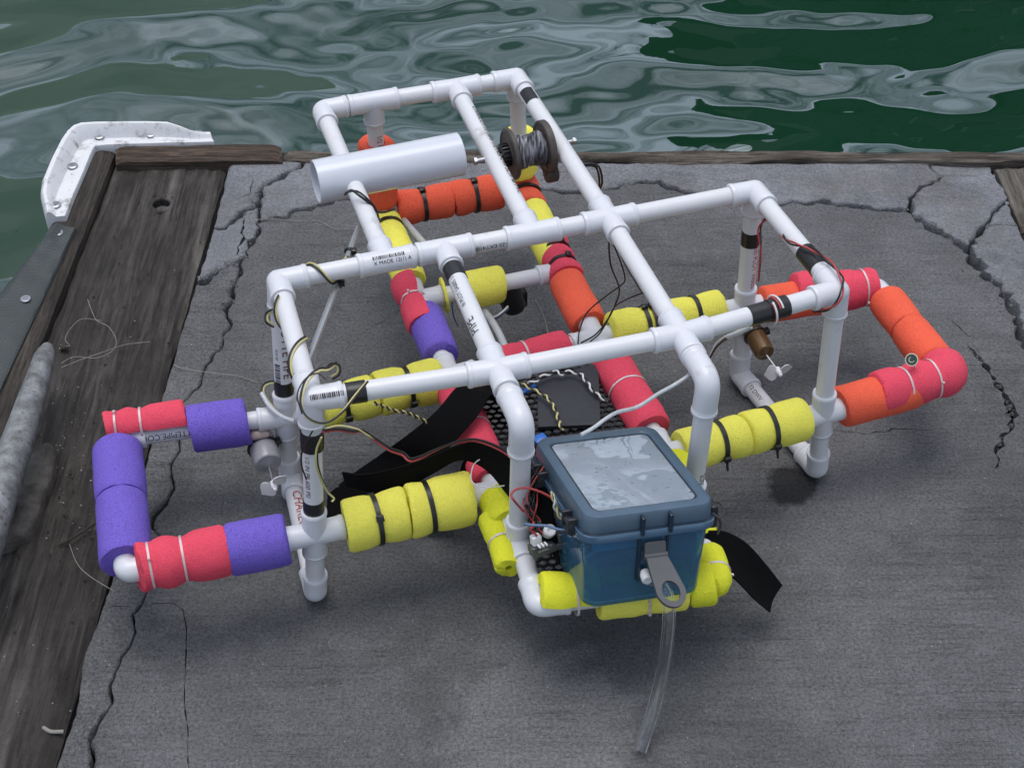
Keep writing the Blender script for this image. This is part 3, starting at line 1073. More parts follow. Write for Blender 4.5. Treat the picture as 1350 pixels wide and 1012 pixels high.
# white corner bumper ------------------------------------------------
bz = .012
secs = [((86, 284), (59, 279), .35), ((91, 271), (51, 250), .6), ((97, 256), (52, 234), .9), ((110, 227), (64, 205), 1), ((119, 205), (76, 182), 1),
        ((123, 196), (84, 171), 1), ((125, 193), (93, 163), 1), ((129, 192), (104, 159), 1), ((140, 191), (122, 158), 1), ((165, 190), (160, 157.5), 1), ((200, 189), (195, 157.5), 1),
        ((226, 188), (220, 158.5), .95), ((246, 187.5), (236, 164), .75), ((262, 187), (250, 170), .5), ((273, 186.5), (264, 172), .35), ((282, 186), (276, 172), .3)]
bump_root = thing('corner_bumper', 'white vinyl corner bumper wrapped round the dock corner above the water', 'bumper', P(125, 193, 0))
sl = []
for a, b, kk in secs:
    A, B = P(*a, bz), P(*b, bz + .015 * kk)
    prof = [(0.0, -.004), (0.0, .010), (.02, .012), (.06, .0125), (.24, .0112), (.44, .0102), (.50, .0108), (.56, .016), (.64, .0225), (.74, .0270), (.86, .0270), (.95, .021), (1.0, .008), (1.01, -.012), (.98, -.04), (.90, -.06), (.5, -.06), (0.3, -.02)]
    sec = []
    for t, z in prof:
        z2 = .011 + (z - .011) * kk if z > .011 else z
        sec.append(np.array([*(A + (B - A) * t)[:2], z2]))
    sl.append(sec)
fine = []
for i in range(len(sl) - 1):
    for q in range(3):
        fine.append([sl[i][j] * (1 - q / 3) + sl[i + 1][j] * q / 3 for j in range(len(sl[i]))])
fine.append(sl[-1])
v, f = loft(fine, True)
G().add(v, f).build('bumper_body', M['bumper'], bump_root, 40)
for x, y in ((247 / 3.3725, 100 + 575 / 3.3725), (323 / 3.3725, 100 + 402 / 3.3725), (443 / 3.3725, 100 + 271 / 3.3725), (670 / 3.3725, 100 + 262 / 3.3725), (878 / 3.3725, 100 + 256 / 3.3725)):
    screw(bump_root, P(x, y, bz), .0062)

# dark fender strip --------------------------------------------------
fen = thing('fender_strip', 'dark grey mesh vinyl fender strip screwed along the left dock edge', 'fender', P(50, 380, 0))
ra, rb = P(99, 296, .012), P(-12, 530, .012)
la, lb = P(64, 296, .012), P(-90, 480, .012)
ss = []
for t in np.linspace(0, 1, 40):
    A, B = ra + (rb - ra) * t, la + (lb - la) * t
    w = .0018 * mnoise.noise(Vector((t * 14, 0, 0)))
    pr = [(0, -.004), (0, .006), (.04, .008), (.25, .0085), (.42, .010), (.62, .0145), (.8, .013), (.95, .004), (1.02, -.012), (1.04, -.04), (.98, -.07), (.4, -.07)]
    ss.append([np.array([*(A + (B - A) * u)[:2], z + w * (u > .2) * (z > 0) + .0012 * mnoise.noise(Vector((t * 30, u * 5, 2)))]) for u, z in pr])
v, f = loft(ss, True)
G().add(v, f).build('strip_body', M['fender'], fen, 45)
for x, y in ((77, 307.5), (34, 394.5)):
    screw(fen, P(x, y, .0092), .0058)

# galvanised cleat ---------------------------------------------------
cl = thing('dock_cleat', 'galvanised iron mooring cleat with a rust spotted horn on the dark plank', 'cleat', P(60, 620, 0))
g = G()
horn = smooth_path(PP([(63, 457, .046), (48, 505, .049), (30, 560, .050), (10, 622, .050), (-14, 700, .047), (-40, 790, .044)]), 6)
nn = len(horn)
g.tube(horn, [.0098 + .0062 * min(1, i / nn * 1.9) if i > 1 else (.0055, .0088)[i] for i in range(nn)], 20)
for i, q in enumerate(g.v):
    g.v[i] = q + .0003 * np.array([mnoise.noise(Vector(q * 120)), mnoise.noise(Vector(q * 120 + 7)), mnoise.noise(Vector(q * 120 + 13))])
g.build('horn', M['galv'], cl, 60)
out = smooth_path(PP([(54, 592), (66, 588), (74, 600), (71, 628), (58, 662), (46, 694), (28, 712), (-10, 726), (-60, 730), (-70, 690), (-20, 660), (25, 625), (54, 592)], 0), 4)[:-1]
ctr = np.mean(out, 0)
lay = []
for sc_, z in ((1.0, -.008), (1.0, .003), (.96, .0065), (.86, .0085), (.6, .0100)):
    lay.append([np.array([*(ctr + (q - ctr) * sc_)[:2], z + (.0012 * mnoise.noise(Vector(q * 60)) if z > 0 else 0)]) for q in out])
v, f = loft(lay, True)
g = G().add(v, f)
g.tube(smooth_path([P(8, 690, .004), P(6, 672, .020), P(4, 650, .048)], 4), [.024, .019, .0155, .0135, .0125, .0125, .012, .012, .012][:9], 18)
for i, q in enumerate(g.v):
    g.v[i] = q + .0006 * np.array([mnoise.noise(Vector(q * 110)), mnoise.noise(Vector(q * 110 + np.array(5.0))), 0])
g.build('foot', M['galv_dirty'], cl, 60)

# steel pin in the hole of the plank
pin = G()
pin.lathe((hp[0], hp[1], -.021), (0, 0, 1), [(0, .009), (.006, .009), (.0072, .0078), (.0072, .003), (.0055, .0025)], 24, cap1=True)
tag(pin.build('bolt_head', M['gunmetal'], None), 'dark bolt head sunk in the round hole of the wide plank', 'bolt')


def strand(name, pts, r, mat, label, cat, per=8, group=None, n=6, wob=0.0):
    p = smooth_path([P(*q) for q in pts], per)
    if wob:
        p = [q + wob * np.array([mnoise.noise(Vector(q * 60)), mnoise.noise(Vector(q * 60 + 9)), 0]) for q in p]
    return tag(G().tube(p, r, n).build(name, mat, None, 60), label, cat, group)


k_ = 3.162
strand('fishing_line', [(x / k_, 380 + y / k_, z) for x, y, z in ((365, 45, .0), (383, 95, .001), (405, 135, .003), (452, 160, .004), (484, 215, .005), (466, 262, .003), (400, 290, .002), (310, 285, .002), (255, 312, .001))], .00033, M['line'], 'loop of pale fishing line lying on the dark plank beside the cleat', 'fishing line')
strand('fishing_line', [(x / k_, 380 + y / k_, z) for x, y, z in ((255, 330, .0), (330, 300, .002), (430, 265, .003), (520, 235, .003), (625, 222, .001))], .0003, M['line'], 'straight pale fishing line trailing across the plank towards the concrete', 'fishing line')
strand('fishing_line', [(x / k_, 380 + y / k_, z) for x, y, z in ((250, 235, .0), (290, 240, .002), (272, 210, .003), (300, 160, .003), (345, 127, .004), (425, 135, .002))], .0003, M['line'], 'small curled fishing line between the cleat tip and the line loop', 'fishing line')
strand('fishing_line', [(x / k_, 380 + y / k_, z) for x, y, z in ((722, 318, .002), (760, 333, .003), (870, 350, .005), (990, 365, .003), (1075, 392, .002))], .00033, M['line'], 'pale fishing line lying across the crack in the concrete at the left', 'fishing line')
strand('fishing_line', [(240 + x / 4.217, 180 + y / 4.217, z) for x, y, z in ((370, 470, .002), (440, 460, .003), (560, 462, .002), (690, 472, .003), (760, 468, .002), (840, 508, .003), (960, 515, .001))], .0003, M['line'], 'long pale fishing line on the concrete behind the left frame corner', 'fishing line')
strand('fishing_line', [(x / 2.4556, 600 + y / 2.4556, z) for x, y, z in ((225, 288, .0), (250, 350, .002), (290, 390, .003), (370, 440, .001))], .00033, M['line'], 'short pale fishing line beside the purple corner of the left float', 'fishing line')
strand('fishing_line', [(560 + x / 4.497, 250 + y / 4.497, z) for x, y, z in ((655, 655, .003), (690, 710, .03), (720, 800, .06), (738, 880, .08), (760, 960, .09))], .00033, M['line'], 'pale fishing line standing up behind the far pink float', 'fishing line')
strand('worm_cast', [(140 / 2.4556, 600 + 880 / 2.4556, -.003), (165 / 2.4556, 600 + 893 / 2.4556, -.001), (205 / 2.4556, 600 + 893 / 2.4556, -.003)], .0016, M['line'], 'small curled pale pink scrap lying on the plank near the bottom edge', 'scrap', 6)
strand('twig', [(190 / 2.4556, 600 + 292 / 2.4556, -.002), (250 / 2.4556, 600 + 258 / 2.4556, .001), (316 / 2.4556, 600 + 214 / 2.4556, .003)], .0011, M['twig'], 'thin dark twig on the plank behind the purple float', 'twig', 5, wob=.001)
g = G().ball(P(84, 458, -.001), .0042, 8, 0, (1.3, .9, .7))
tag(g.build('pebble', M['twig'], None, 0), 'small dark pebble on the plank beside the cleat horn', 'pebble')

# ================================================================== THE UNDERWATER VEHICLE
base = P(690, 640, 0)
rov = thing('underwater_vehicle', 'homemade white pipe frame with coloured foam floats, the large rig standing on the concrete', 'underwater vehicle', (base[0], base[1], 0))


def J(px, py, z):
    return P(px, py, z)


J_ = dict(
    A=J(367, 371, ZH), T1=J(509, 344, ZH), T2=J(586, 329, ZH), T3=J(702, 308, ZH), Gx=J(803, 289, ZH), F=J(995, 252, ZH),
    B=J(410, 526, ZH), Cx=J(656, 488.5, ZH), D=J(898, 442, ZH), E=J(1104, 384, ZH),
    BL=J(424.5, 145.6, ZH), BLt=J(492, 134, ZH), TM=J(601, 117, ZH), BR=J(681, 103, ZH),
    Ce=J(688, 557, ZH), De=J(934, 502, ZH),
    Am=J(376.5, 548, ZM), Bm=J(414.6, 703, ZM), Em=J(1084, 545, ZM), Fm=J(981, 405, ZM),
    PLb=J(154, 579, ZM), PLf=J(167, 752, ZM), PRb=J(1156, 379, ZM), PRf=J(1249, 500, ZM),
    As=J(382, 625, ZS), Bs=J(416, 780, ZS), Es=J(1077, 618, ZS), Fs=J(975, 492, ZS),
    BLm=J(502, 279, ZM), BRm=J(687, 247, ZM), X1=J(551, 396, ZM), X2=J(740, 358, ZM), TLb=J(593, 497, ZM), TRb=J(785, 446, ZM),
    tL=J(655, 647, ZM), tR=J(879, 599, ZM), tC=J(683, 711, ZM), tD=J(911, 664, ZM), FL=J(709, 797, ZM), FR=J(945, 767, ZM))


SHORT = dict(BL=.012, As=.012, Bs=.012, Es=.012, Fs=.012, PLb=.012, PLf=.012, PRb=.012, PRf=.012, FL=.013, FR=.013, Ce=.025, De=.025)


def pipe(a, b, name='pipe'):
    ka, kb = SHORT.get(a, 0), SHORT.get(b, 0)
    a, b = J_[a], J_[b]
    u = (b - a) / np.linalg.norm(b - a)
    a, b = a + u * ka, b - u * kb
    d = b - a
    L = np.linalg.norm(d)
    n = max(2, int(L / .01))
    g = G()
    g.lathe(a, d, [(L * i / n, R_PIPE) for i in range(n + 1)], 32)
    return g.build(name, M['pipe'], rov, 40)


SL = .0255                                     # socket length from the middle of a fitting


R_FIT = .0103


def socket_profile(L, r0=R_FIT):
    return [(0, r0), (L * .35, r0), (L - .0040, r0 + .0002), (L - .0034, r0 + .0007), (L - .0008, r0 + .0007), (L, r0 + .0001), (L + .0001, R_PIPE + .0001), (L - .006, R_PIPE - .0002)]


def fitting(at, to, L=SL, name='pipe_fitting'):
    c = J_[at] if isinstance(at, str) else at
    g = G()
    for t in to:
        d = (J_[t] if isinstance(t, str) else t) - c
        g.lathe(c, d, socket_profile(L), 32)
    g.ball(c, R_FIT + .00002, 28)
    return g.build(name, M['fitting'], rov, 38)


def elbow(at, a, b, bend=.016, L=SL, r=R_FIT, name='elbow_fitting'):
    c = J_[at] if isinstance(at, str) else at
    da, db = J_[a] - c, J_[b] - c
    da, db = da / np.linalg.norm(da), db / np.linalg.norm(db)
    path = []
    for i in range(13):                        # quadratic bend between the two sockets
        t = i / 12
        path.append(c + da * bend * (1 - t) ** 2 + db * bend * t ** 2 - (da + db) * bend * .16 * math.sin(math.pi * t) ** 2)
    g = G().tube(path, r - .0001, 32, cap=False)
    for d in (da, db):
        pr = [(s, q) for s, q in socket_profile(L) if s >= bend * .9]
        g.lathe(c, d, [(bend * .97, r)] + pr, 32)
    return g.build(name, M['fitting'], rov, 38)


for a, b in (('A', 'T1'), ('T1', 'T2'), ('T2', 'T3'), ('T3', 'Gx'), ('Gx', 'F'), ('B', 'Cx'), ('Cx', 'D'), ('D', 'E'), ('A', 'B'), ('F', 'E'),
             ('T1', 'BL'), ('T3', 'TM'), ('Gx', 'BR'), ('BL', 'BLt'), ('BLt', 'TM'), ('TM', 'BR'), ('T2', 'Cx'), ('Gx', 'D'), ('Cx', 'Ce'), ('D', 'De'),
             ('A', 'Am'), ('Am', 'As'), ('B', 'Bm'), ('Bm', 'Bs'), ('E', 'Em'), ('Em', 'Es'), ('F', 'Fm'), ('Fm', 'Fs'), ('As', 'Bs'), ('Es', 'Fs'),
             ('BLt', 'BLm'), ('BR', 'BRm'), ('Ce', 'tC'), ('De', 'tD'),
             ('Am', 'PLb'), ('PLb', 'PLf'), ('PLf', 'Bm'), ('Fm', 'PRb'), ('PRb', 'PRf'), ('PRf', 'Em'),
             ('BLm', 'BRm'), ('BLm', 'X1'), ('X1', 'TLb'), ('TLb', 'tL'), ('tL', 'tC'), ('tC', 'FL'), ('FL', 'FR'), ('FR', 'tD'), ('tD', 'tR'), ('tR', 'TRb'), ('TRb', 'X2'), ('X2', 'BRm'),
             ('X1', 'X2'), ('Am', 'TLb'), ('TLb', 'TRb'), ('TRb', 'Fm'), ('Bm', 'tL'), ('tR', 'Em')):
    pipe(a, b)

for at, to in (('A', 'T1 B Am'), ('B', 'A Cx Bm'), ('E', 'F D Em'), ('F', 'Gx E Fm'), ('T1', 'A T2 BL'), ('T2', 'T1 T3 Cx'), ('T3', 'T2 Gx TM'), ('Gx', 'T3 F BR D'),
               ('Cx', 'B D T2 Ce'), ('D', 'Cx E Gx De'), ('BLt', 'BL TM BLm'), ('TM', 'BLt BR T3'), ('BR', 'TM Gx BRm'),
               ('Am', 'A As PLb TLb'), ('Bm', 'B Bs PLf tL'), ('Em', 'E Es tR PRf'), ('Fm', 'F Fs TRb PRb'),
               ('BLm', 'BLt BRm X1'), ('BRm', 'BR BLm X2'), ('X1', 'BLm TLb X2'), ('X2', 'BRm TRb X1'), ('TLb', 'X1 tL Am TRb'), ('TRb', 'X2 tR TLb Fm'),
               ('tL', 'TLb tC Bm'), ('tR', 'TRb tD Em'), ('tC', 'tL FL Ce'), ('tD', 'tR FR De')):
    fitting(at, to.split())
for at, a, b, be in (('BL', 'T1', 'BLt', .014), ('As', 'Am', 'Bs', .014), ('Bs', 'Bm', 'As', .014), ('Es', 'Em', 'Fs', .014), ('Fs', 'Fm', 'Es', .014), ('PLb', 'Am', 'PLf', .014), ('PLf', 'PLb', 'Bm', .014),
                     ('PRb', 'Fm', 'PRf', .014), ('PRf', 'PRb', 'Em', .014), ('FL', 'tC', 'FR', .016), ('FR', 'FL', 'tD', .016), ('Ce', 'Cx', 'tC', .027), ('De', 'D', 'tD', .027)):
    elbow(at, a, b, be, .034 if be > .02 else SL)

# drilled holes in the long elbows
for px, py, at in ((680.5, 536.5, 'Ce'), (939.5, 515, 'De'), (737, 817, 'FL')):
    q = P(px, py, ZM + .004 if at == 'FL' else ZH + .004)
    d = CAM - q
    d /= np.linalg.norm(d)
    # put it on the pipe surface
    best = None
    for t in np.linspace(-.05, .05, 201):
        w = q + d * t
        dd = min(abs(np.linalg.norm(w - (J_[at] + s * (J_[o] - J_[at]) / np.linalg.norm(J_[o] - J_[at]))) - R_FIT - .0003) for o in (('Cx', 'tC') if at == 'Ce' else ('D', 'tD') if at == 'De' else ('FR', 'tC')) for s in np.linspace(.004, .034, 12))
        if best is None or dd < best[0]:
            best = (dd, w)
    G().lathe(best[1] - d * .0004, d, [(0, .0023), (.0006, .0023), (.0007, .0016), (.0003, .0015)], 14, cap1=True).build('drilled_hole', M['ink_black'], rov)


# -------------------------------------------------------------- foam
def foam(pts, r, mat, ties=(), gap=2.0, gdir=180.0, off=(0, 0, 0), tie_mat='tie_black', pinch=.0035, seed=None, ends=(0, 0), rin=.0088, label=None, tie_w=.0042, heads=None, rag=1.0):
    """foam sleeve along a path; gap is the opening in degrees, gdir where it opens (0 = up)"""
    pts = [J_[q] if isinstance(q, str) else np.array(q, float) for q in pts]
    pts = [q + np.array(off) for q in pts]
    seglen = [np.linalg.norm(b - a) for a, b in zip(pts[:-1], pts[1:])]
    L = sum(seglen)
    n = max(10, int(L / .0022))
    sp = smooth_path(pts, 12) if len(pts) > 2 else pts
    cum = np.concatenate([[0], np.cumsum([np.linalg.norm(b - a) for a, b in zip(sp[:-1], sp[1:])])])
    L = cum[-1]
    ss = np.linspace(0, L, n + 1)
    arr = np.array(sp)
    path = [np.array([np.interp(s, cum, arr[:, k]) for k in range(3)]) for s in ss]
    T, A, B = frames(path)
    seed = seed if seed is not None else random.randint(0, 999)
    S = 44
    g2 = math.radians(gap) / 2
    gd = math.radians(gdir)
    th = [gd + g2 + (2 * math.pi - 2 * g2) * k / S for k in range(S + 1)]
    vs, fs = [], []
    W = S + 1
    tie_s = [t * L for t in ties]

    def rad(s, t, i):
        e = min(s, L - s)
        rr = r
        for q in tie_s:
            rr -= pinch * math.exp(-((s - q) / .0075) ** 2)
        rr -= .0013 * math.exp(-e / .0009) + .0005 * math.exp(-e / .004)
        p = path[i]
        d = A[i] * math.cos(t) + B[i] * math.sin(t)
        q = Vector((p + d * r) * 42) + Vector((seed, 0, 0))
        rr += .0008 * mnoise.noise(q) + .0003 * mnoise.noise(q * 3.1)
        k_ = abs(((t - gd + math.pi) % (2 * math.pi)) - math.pi)
        if gap < 20:
            rr -= .0016 * math.exp(-((math.pi - abs(math.pi - ((t - gd) % (2 * math.pi)))) / .09) ** 2)
        return rr
    for i in range(n + 1):
        for t in th:
            d = A[i] * math.cos(t) + B[i] * math.sin(t)
            e_ = min(ss[i], L - ss[i])
            sk = (.0016 * math.cos(t + seed) + .0008 * mnoise.noise(Vector((t * 2.2, seed, i > n / 2)))) * math.exp(-e_ / .005) * (rag if ss[i] > L / 2 else 1)
            vs.append(path[i] + d * rad(ss[i], t, i) + T[i] * sk)
    o = len(vs)
    for i in range(n + 1):
        for t in th:
            d = A[i] * math.cos(t) + B[i] * math.sin(t)
            vs.append(path[i] + d * rin)
    for i in range(n):
        for k in range(S):
            a = i * W + k
            fs.append([a, a + 1, a + W + 1, a + W])
            fs.append([o + a, o + a + W, o + a + W + 1, o + a + 1])
        for k in (0, S):
            a = i * W + k
            fs.append([a, a + W, o + a + W, o + a] if k == 0 else [a, o + a, o + a + W, a + W])
    for i in (0, n):
        for k in range(S):
            a = i * W + k
            fs.append([a, o + a, o + a + 1, a + 1] if i == 0 else [a, a + 1, o + a + 1, o + a])
    ob = mesh_obj('foam_float', vs, fs, M[mat], rov, 50)
    col = {'foam_yellow': 'yellow', 'foam_lime': 'lime yellow', 'foam_orange': 'orange', 'foam_pink': 'pink', 'foam_purple': 'purple'}[mat]
    ob['label'] = label or ('%s foam float on the white frame' % col)
    for j, q in enumerate(tie_s):
        i = int(round(q / L * n))
        rt = r - pinch + .0004
        thk = .0013 if tie_mat == 'tie_black' else .0006
        tw_ = tie_w
        tie_w = tie_w if tie_mat == 'tie_black' else min(tie_w, .0019)
        g = G()
        prof = []
        m = 44
        tv, tf = [], []
        for k in range(m):
            t = 2 * math.pi * k / m
            d = A[i] * math.cos(t) + B[i] * math.sin(t)
            w = rt + .0006 * mnoise.noise(Vector((t * 2, q * 50, seed)))
            for du, dr in ((-tie_w / 2, 0), (-tie_w / 2, thk), (tie_w / 2, thk), (tie_w / 2, 0)):
                tv.append(path[i] + T[i] * du + d * (w + dr))
        for k in range(m):
            for c in range(4):
                c2, k2 = (c + 1) % 4, (k + 1) % m
                tf.append([k * 4 + c, k * 4 + c2, k2 * 4 + c2, k2 * 4 + c])
        g.add(tv, tf)
        hd = heads[j] if heads else random.choice((-60, -40, 70, 110))
        t = math.radians(hd)
        d = A[i] * math.cos(t) + B[i] * math.sin(t)
        e = np.cross(T[i], d)
        Mx = np.stack([T[i], e, d], 1)
        hk = 1 if tie_mat == 'tie_black' else .8
        g.box(path[i] + d * (rt + .0022), tie_w * 1.5 * hk, tie_w * 1.35 * hk, .0044 * hk, Mx, 0, .0006)
        if hd == 105 and tie_mat == 'tie_black':
            g.tube([path[i] + d * (rt + .0024), path[i] + d * (rt + .004) + e * .007, path[i] + d * (rt + .0075) + e * .011], tie_w * .3, 6)
        g.build('zip_tie', M[tie_mat], ob, 40)
        tie_w = tw_
    return ob


def on(a, b, t):
    return J_[a] + (J_[b] - J_[a]) * t


def at_px(px, py, z=ZM):
    return P(px, py, z)


def proj_on(a, b, px):
    """the point of the run a-b that shows at this x in the photograph"""
    lo, hi = 0.0, 1.0
    def sx(p):
        q = (p - CAM) @ ROT
        return 675 + FPX * q[0] / -q[2]
    ts = np.linspace(-.1, 1.1, 241)
    return min((on(a, b, t) for t in ts), key=lambda p: abs(sx(p) - px))


def proj_y(a, b, py):
    def sy(p):
        q = (p - CAM) @ ROT
        return 506 - FPX * q[1] / -q[2]
    ts = np.linspace(-.1, 1.1, 241)
    return min((on(a, b, t) for t in ts), key=lambda p: abs(sy(p) - py))


X_ = proj_on
Y_ = proj_y
# left outrigger
foam([X_('Am', 'PLb', 250), X_('Am', 'PLb', 327)], .0222, 'foam_purple', gdir=200, pinch=0)
foam([X_('Am', 'PLb', 246), X_('Am', 'PLb', 190), X_('Am', 'PLb', 140)], .0172, 'foam_pink', (.56, .86), 140, 215, (0, .007, .0085), 'tie_white', .003, label='pink half foam float tied over the rear bar of the left outrigger', tie_w=.0030, heads=(100, 5))
foam([Y_('PLb', 'PLf', 592), Y_('PLb', 'PLf', 659)], .0222, 'foam_purple', gdir=150, pinch=0)
foam([Y_('PLb', 'PLf', 660), Y_('PLb', 'PLf', 741)], .0222, 'foam_purple', gdir=150, pinch=0)
foam([X_('Bm', 'PLf', 300), X_('Bm', 'PLf', 181)], .0222, 'foam_pink', (.48, .84), 30, 150, (0, 0, .001), 'tie_white', .0035, label='pink foam float tied over the front corner of the left outrigger', tie_w=.0030, heads=(200, -30), rag=3.2)
foam([X_('Bm', 'PLf', 379), X_('Bm', 'PLf', 301)], .0225, 'foam_purple', gdir=200, pinch=0)
# left inner bars
foam([X_('Bm', 'tL', 455), X_('Bm', 'tL', 537)], .0232, 'foam_yellow', (.52,), 3, 195, pinch=.0022, heads=(45,))
foam([X_('Bm', 'tL', 538), X_('Bm', 'tL', 621)], .0240, 'foam_yellow', (.33,), 3, 195, pinch=.0022, heads=(150,))
foam([X_('Am', 'TLb', 424), X_('Am', 'TLb', 494)], .0205, 'foam_yellow', (.42,), 3, 195, pinch=.003, heads=(100,))
foam([X_('Am', 'TLb', 497), X_('Am', 'TLb', 580)], .0215, 'foam_yellow', (.48,), 3, 195, pinch=.003, heads=(100,))
# rear part
foam([X_('BLm', 'BRm', 522), X_('BLm', 'BRm', 595)], .0190, 'foam_orange', (.48,), 3, 200, pinch=.002, heads=(5,))
foam([X_('BLm', 'BRm', 596), X_('BLm', 'BRm', 659)], .0195, 'foam_orange', (.44,), 3, 200, pinch=.002, heads=(5,))
foam([J_['BLm'] + (J_['BLt'] - J_['BLm']) * .10, J_['BLm'] + (J_['BLt'] - J_['BLm']) * .64], .0190, 'foam_orange', (.42,), 4, 0, tie_w=.0022, pinch=.001, heads=(200,), label='orange foam float round the rear left leg')
foam([Y_('BLm', 'X1', 293), Y_('BLm', 'X1', 372)], .0172, 'foam_yellow', (.14,), 3, 100, pinch=.0022, heads=(120,))
foam([J_['BRm'] + (J_['BR'] - J_['BRm']) * .16, J_['BRm'] + (J_['BR'] - J_['BRm']) * .50], .0185, 'foam_yellow', (), 4, 0, label='yellow foam float round the rear right leg')
foam([on('BRm', 'BLm', .10), J_['BRm'] + np.array([0, 0, .003]), Y_('BRm', 'X2', 262)], .0178, 'foam_orange', (.9,), 3, 190, pinch=.002, heads=(100,), label='orange foam float bent round the rear right corner')
foam([Y_('BRm', 'X2', 264), Y_('BRm', 'X2', 277)], .0180, 'foam_orange', (), 3, 190)
foam([Y_('BRm', 'X2', 278), Y_('BRm', 'X2', 345)], .0175, 'foam_yellow', (), 3, 190)
foam([Y_('BRm', 'X2', 322), Y_('X2', 'TRb', 372)], .0178, 'foam_pink', (.36, .72), 40, 260, (.001, .003, .003), pinch=.0035, heads=(-20, -20), label='pink foam float tied over the rear right tee')
foam([Y_('X2', 'TRb', 370), Y_('X2', 'TRb', 428)], .0182, 'foam_orange', (), 3, 190)
foam([X_('X1', 'X2', 584), X_('X1', 'X2', 588)], .0188, 'foam_yellow', (), 3, 190, label='thin yellow foam ring on the cross bar')
foam([X_('X1', 'X2', 606), X_('X1', 'X2', 662)], .0190, 'foam_yellow', (), 3, 190)
foam([Y_('BLm', 'X1', 374), Y_('X1', 'TLb', 432)], .0170, 'foam_pink', (.45,), 105, 285, (-.005, 0, .003), 'tie_white', .005, label='pink half foam float tied beside the left rail', heads=(20,), tie_w=.003)
foam([Y_('X1', 'TLb', 414), Y_('X1', 'TLb', 470)], .0178, 'foam_purple', (), 3, 240)
# inner cross bar and rails
foam([X_('TLb', 'TRb', 652), X_('TLb', 'TRb', 748)], .0165, 'foam_pink', (.42,), 3, 200, tie_mat='tie_white', pinch=.0012, heads=(180,), tie_w=.0022)
foam([Y_('TRb', 'tR', 476), Y_('TRb', 'tR', 566)], .0192, 'foam_pink', (.45,), 3, 210, tie_mat='tie_white', pinch=.0010, heads=(180,), tie_w=.0024)
foam([Y_('TLb', 'tL', 512), Y_('TLb', 'tL', 632)], .0180, 'foam_pink', (.5,), 3, 210, tie_mat='tie_white', pinch=.001, heads=(180,), tie_w=.0024)
foam([X_('TRb', 'Fm', 803), X_('TRb', 'Fm', 856)], .0180, 'foam_yellow', (.88,), 3, 200, (0, .002, .004), pinch=.002, heads=(-10,))
foam([X_('TRb', 'Fm', 857), X_('TRb', 'Fm', 952)], .0182, 'foam_yellow', (.03, .62), 3, 200, (0, .002, .004), pinch=.002, heads=(-10, 160))
foam([X_('tR', 'Em', 897), X_('tR', 'Em', 980)], .0195, 'foam_yellow', (.62,), 3, 195, pinch=.0018, heads=(105,))
foam([X_('tR', 'Em', 981), X_('tR', 'Em', 1059)], .0205, 'foam_yellow', (.42,), 3, 195, pinch=.0018, heads=(105,))
# right outrigger
foam([X_('Em', 'PRf', 1107), X_('Em', 'PRf', 1205)], .0195, 'foam_orange', (), 3, 200, (0, .002, 0))
foam([X_('Em', 'PRf', 1155), X_('Em', 'PRf', 1200), on('PRf', 'Em', .02) + np.array([-.001, .0, .001]), Y_('PRf', 'PRb', 487)], .0212, 'foam_pink', (.34, .66), 40, 190, (-.001, .003, .003), 'tie_white', .0028, label='pink half foam float bent round the front corner of the right outrigger', heads=(-110, 60), tie_w=.003)
foam([Y_('PRb', 'PRf', 395), Y_('PRb', 'PRf', 434)], .0185, 'foam_orange', (), 3, 190)
foam([Y_('PRb', 'PRf', 435), Y_('PRb', 'PRf', 480)], .0190, 'foam_orange', (), 3, 190)
foam([X_('Fm', 'PRb', 1003), X_('Fm', 'PRb', 1088)], .0185, 'foam_orange', (), 3, 190)
foam([X_('Fm', 'PRb', 1046), X_('Fm', 'PRb', 1100)], .0205, 'foam_pink', (), 150, 190, (0, .003, .006), label='pink half foam float on the rear bar of the right outrigger')
foam([X_('Fm', 'PRb', 1100), X_('Fm', 'PRb', 1150)], .0205, 'foam_pink', (.7,), 30, 190, (0, .002, .001), 'tie_white', .0022, label='pink foam float at the rear corner of the right outrigger', tie_w=.003, heads=(100,))
# front loop
foam([Y_('tL', 'tC', 655), Y_('tL', 'tC', 690)], .0190, 'foam_lime', (), 70, 300, (0, 0, 0), label='lime yellow foam float on the left rail behind the front leg')
foam([Y_('tL', 'tC', 676), Y_('tL', 'tC', 712), Y_('tC', 'FL', 742)], .0120, 'foam_lime', (.5,), 3, 90, (-.0135, -.002, -.004), 'tie_white', .001, rin=.003, label='lime yellow foam strip beside the left front tee', heads=(180,), tie_w=.0022)
foam([on('FL', 'FR', .02) + np.array([-.002, .002, .002]), X_('FL', 'FR', 745), X_('FL', 'FR', 786)], .0190, 'foam_lime', (.60,), 140, 150, (0, .003, .005), 'tie_white', .002, label='lime yellow foam float at the front left corner', heads=(-70,), tie_w=.003)
foam([X_('FL', 'FR', 789), X_('FL', 'FR', 904)], .0185, 'foam_yellow', (.53,), 3, 195, (0, 0, -.001), 'tie_white', .0012, heads=(105,), tie_w=.003)
foam([X_('FL', 'FR', 906), X_('FL', 'FR', 940)], .0178, 'foam_lime', (), 3, 195, (0, 0, -.001))
foam([on('FR', 'FL', .04), on('FR', 'tD', .05), Y_('FR', 'tD', 728)], .0142, 'foam_lime', (.35,), 3, 195, (0, 0, 0), 'tie_white', .0012, label='lime yellow foam float bent round the front right corner', heads=(105,), tie_w=.003)
foam([Y_('FR', 'tD', 715), Y_('FR', 'tD', 676)], .0145, 'foam_lime', (), 3, 195)
foam([Y_('tD', 'tR', 652), Y_('tD', 'tR', 612)], .0185, 'foam_lime', (), 3, 195)


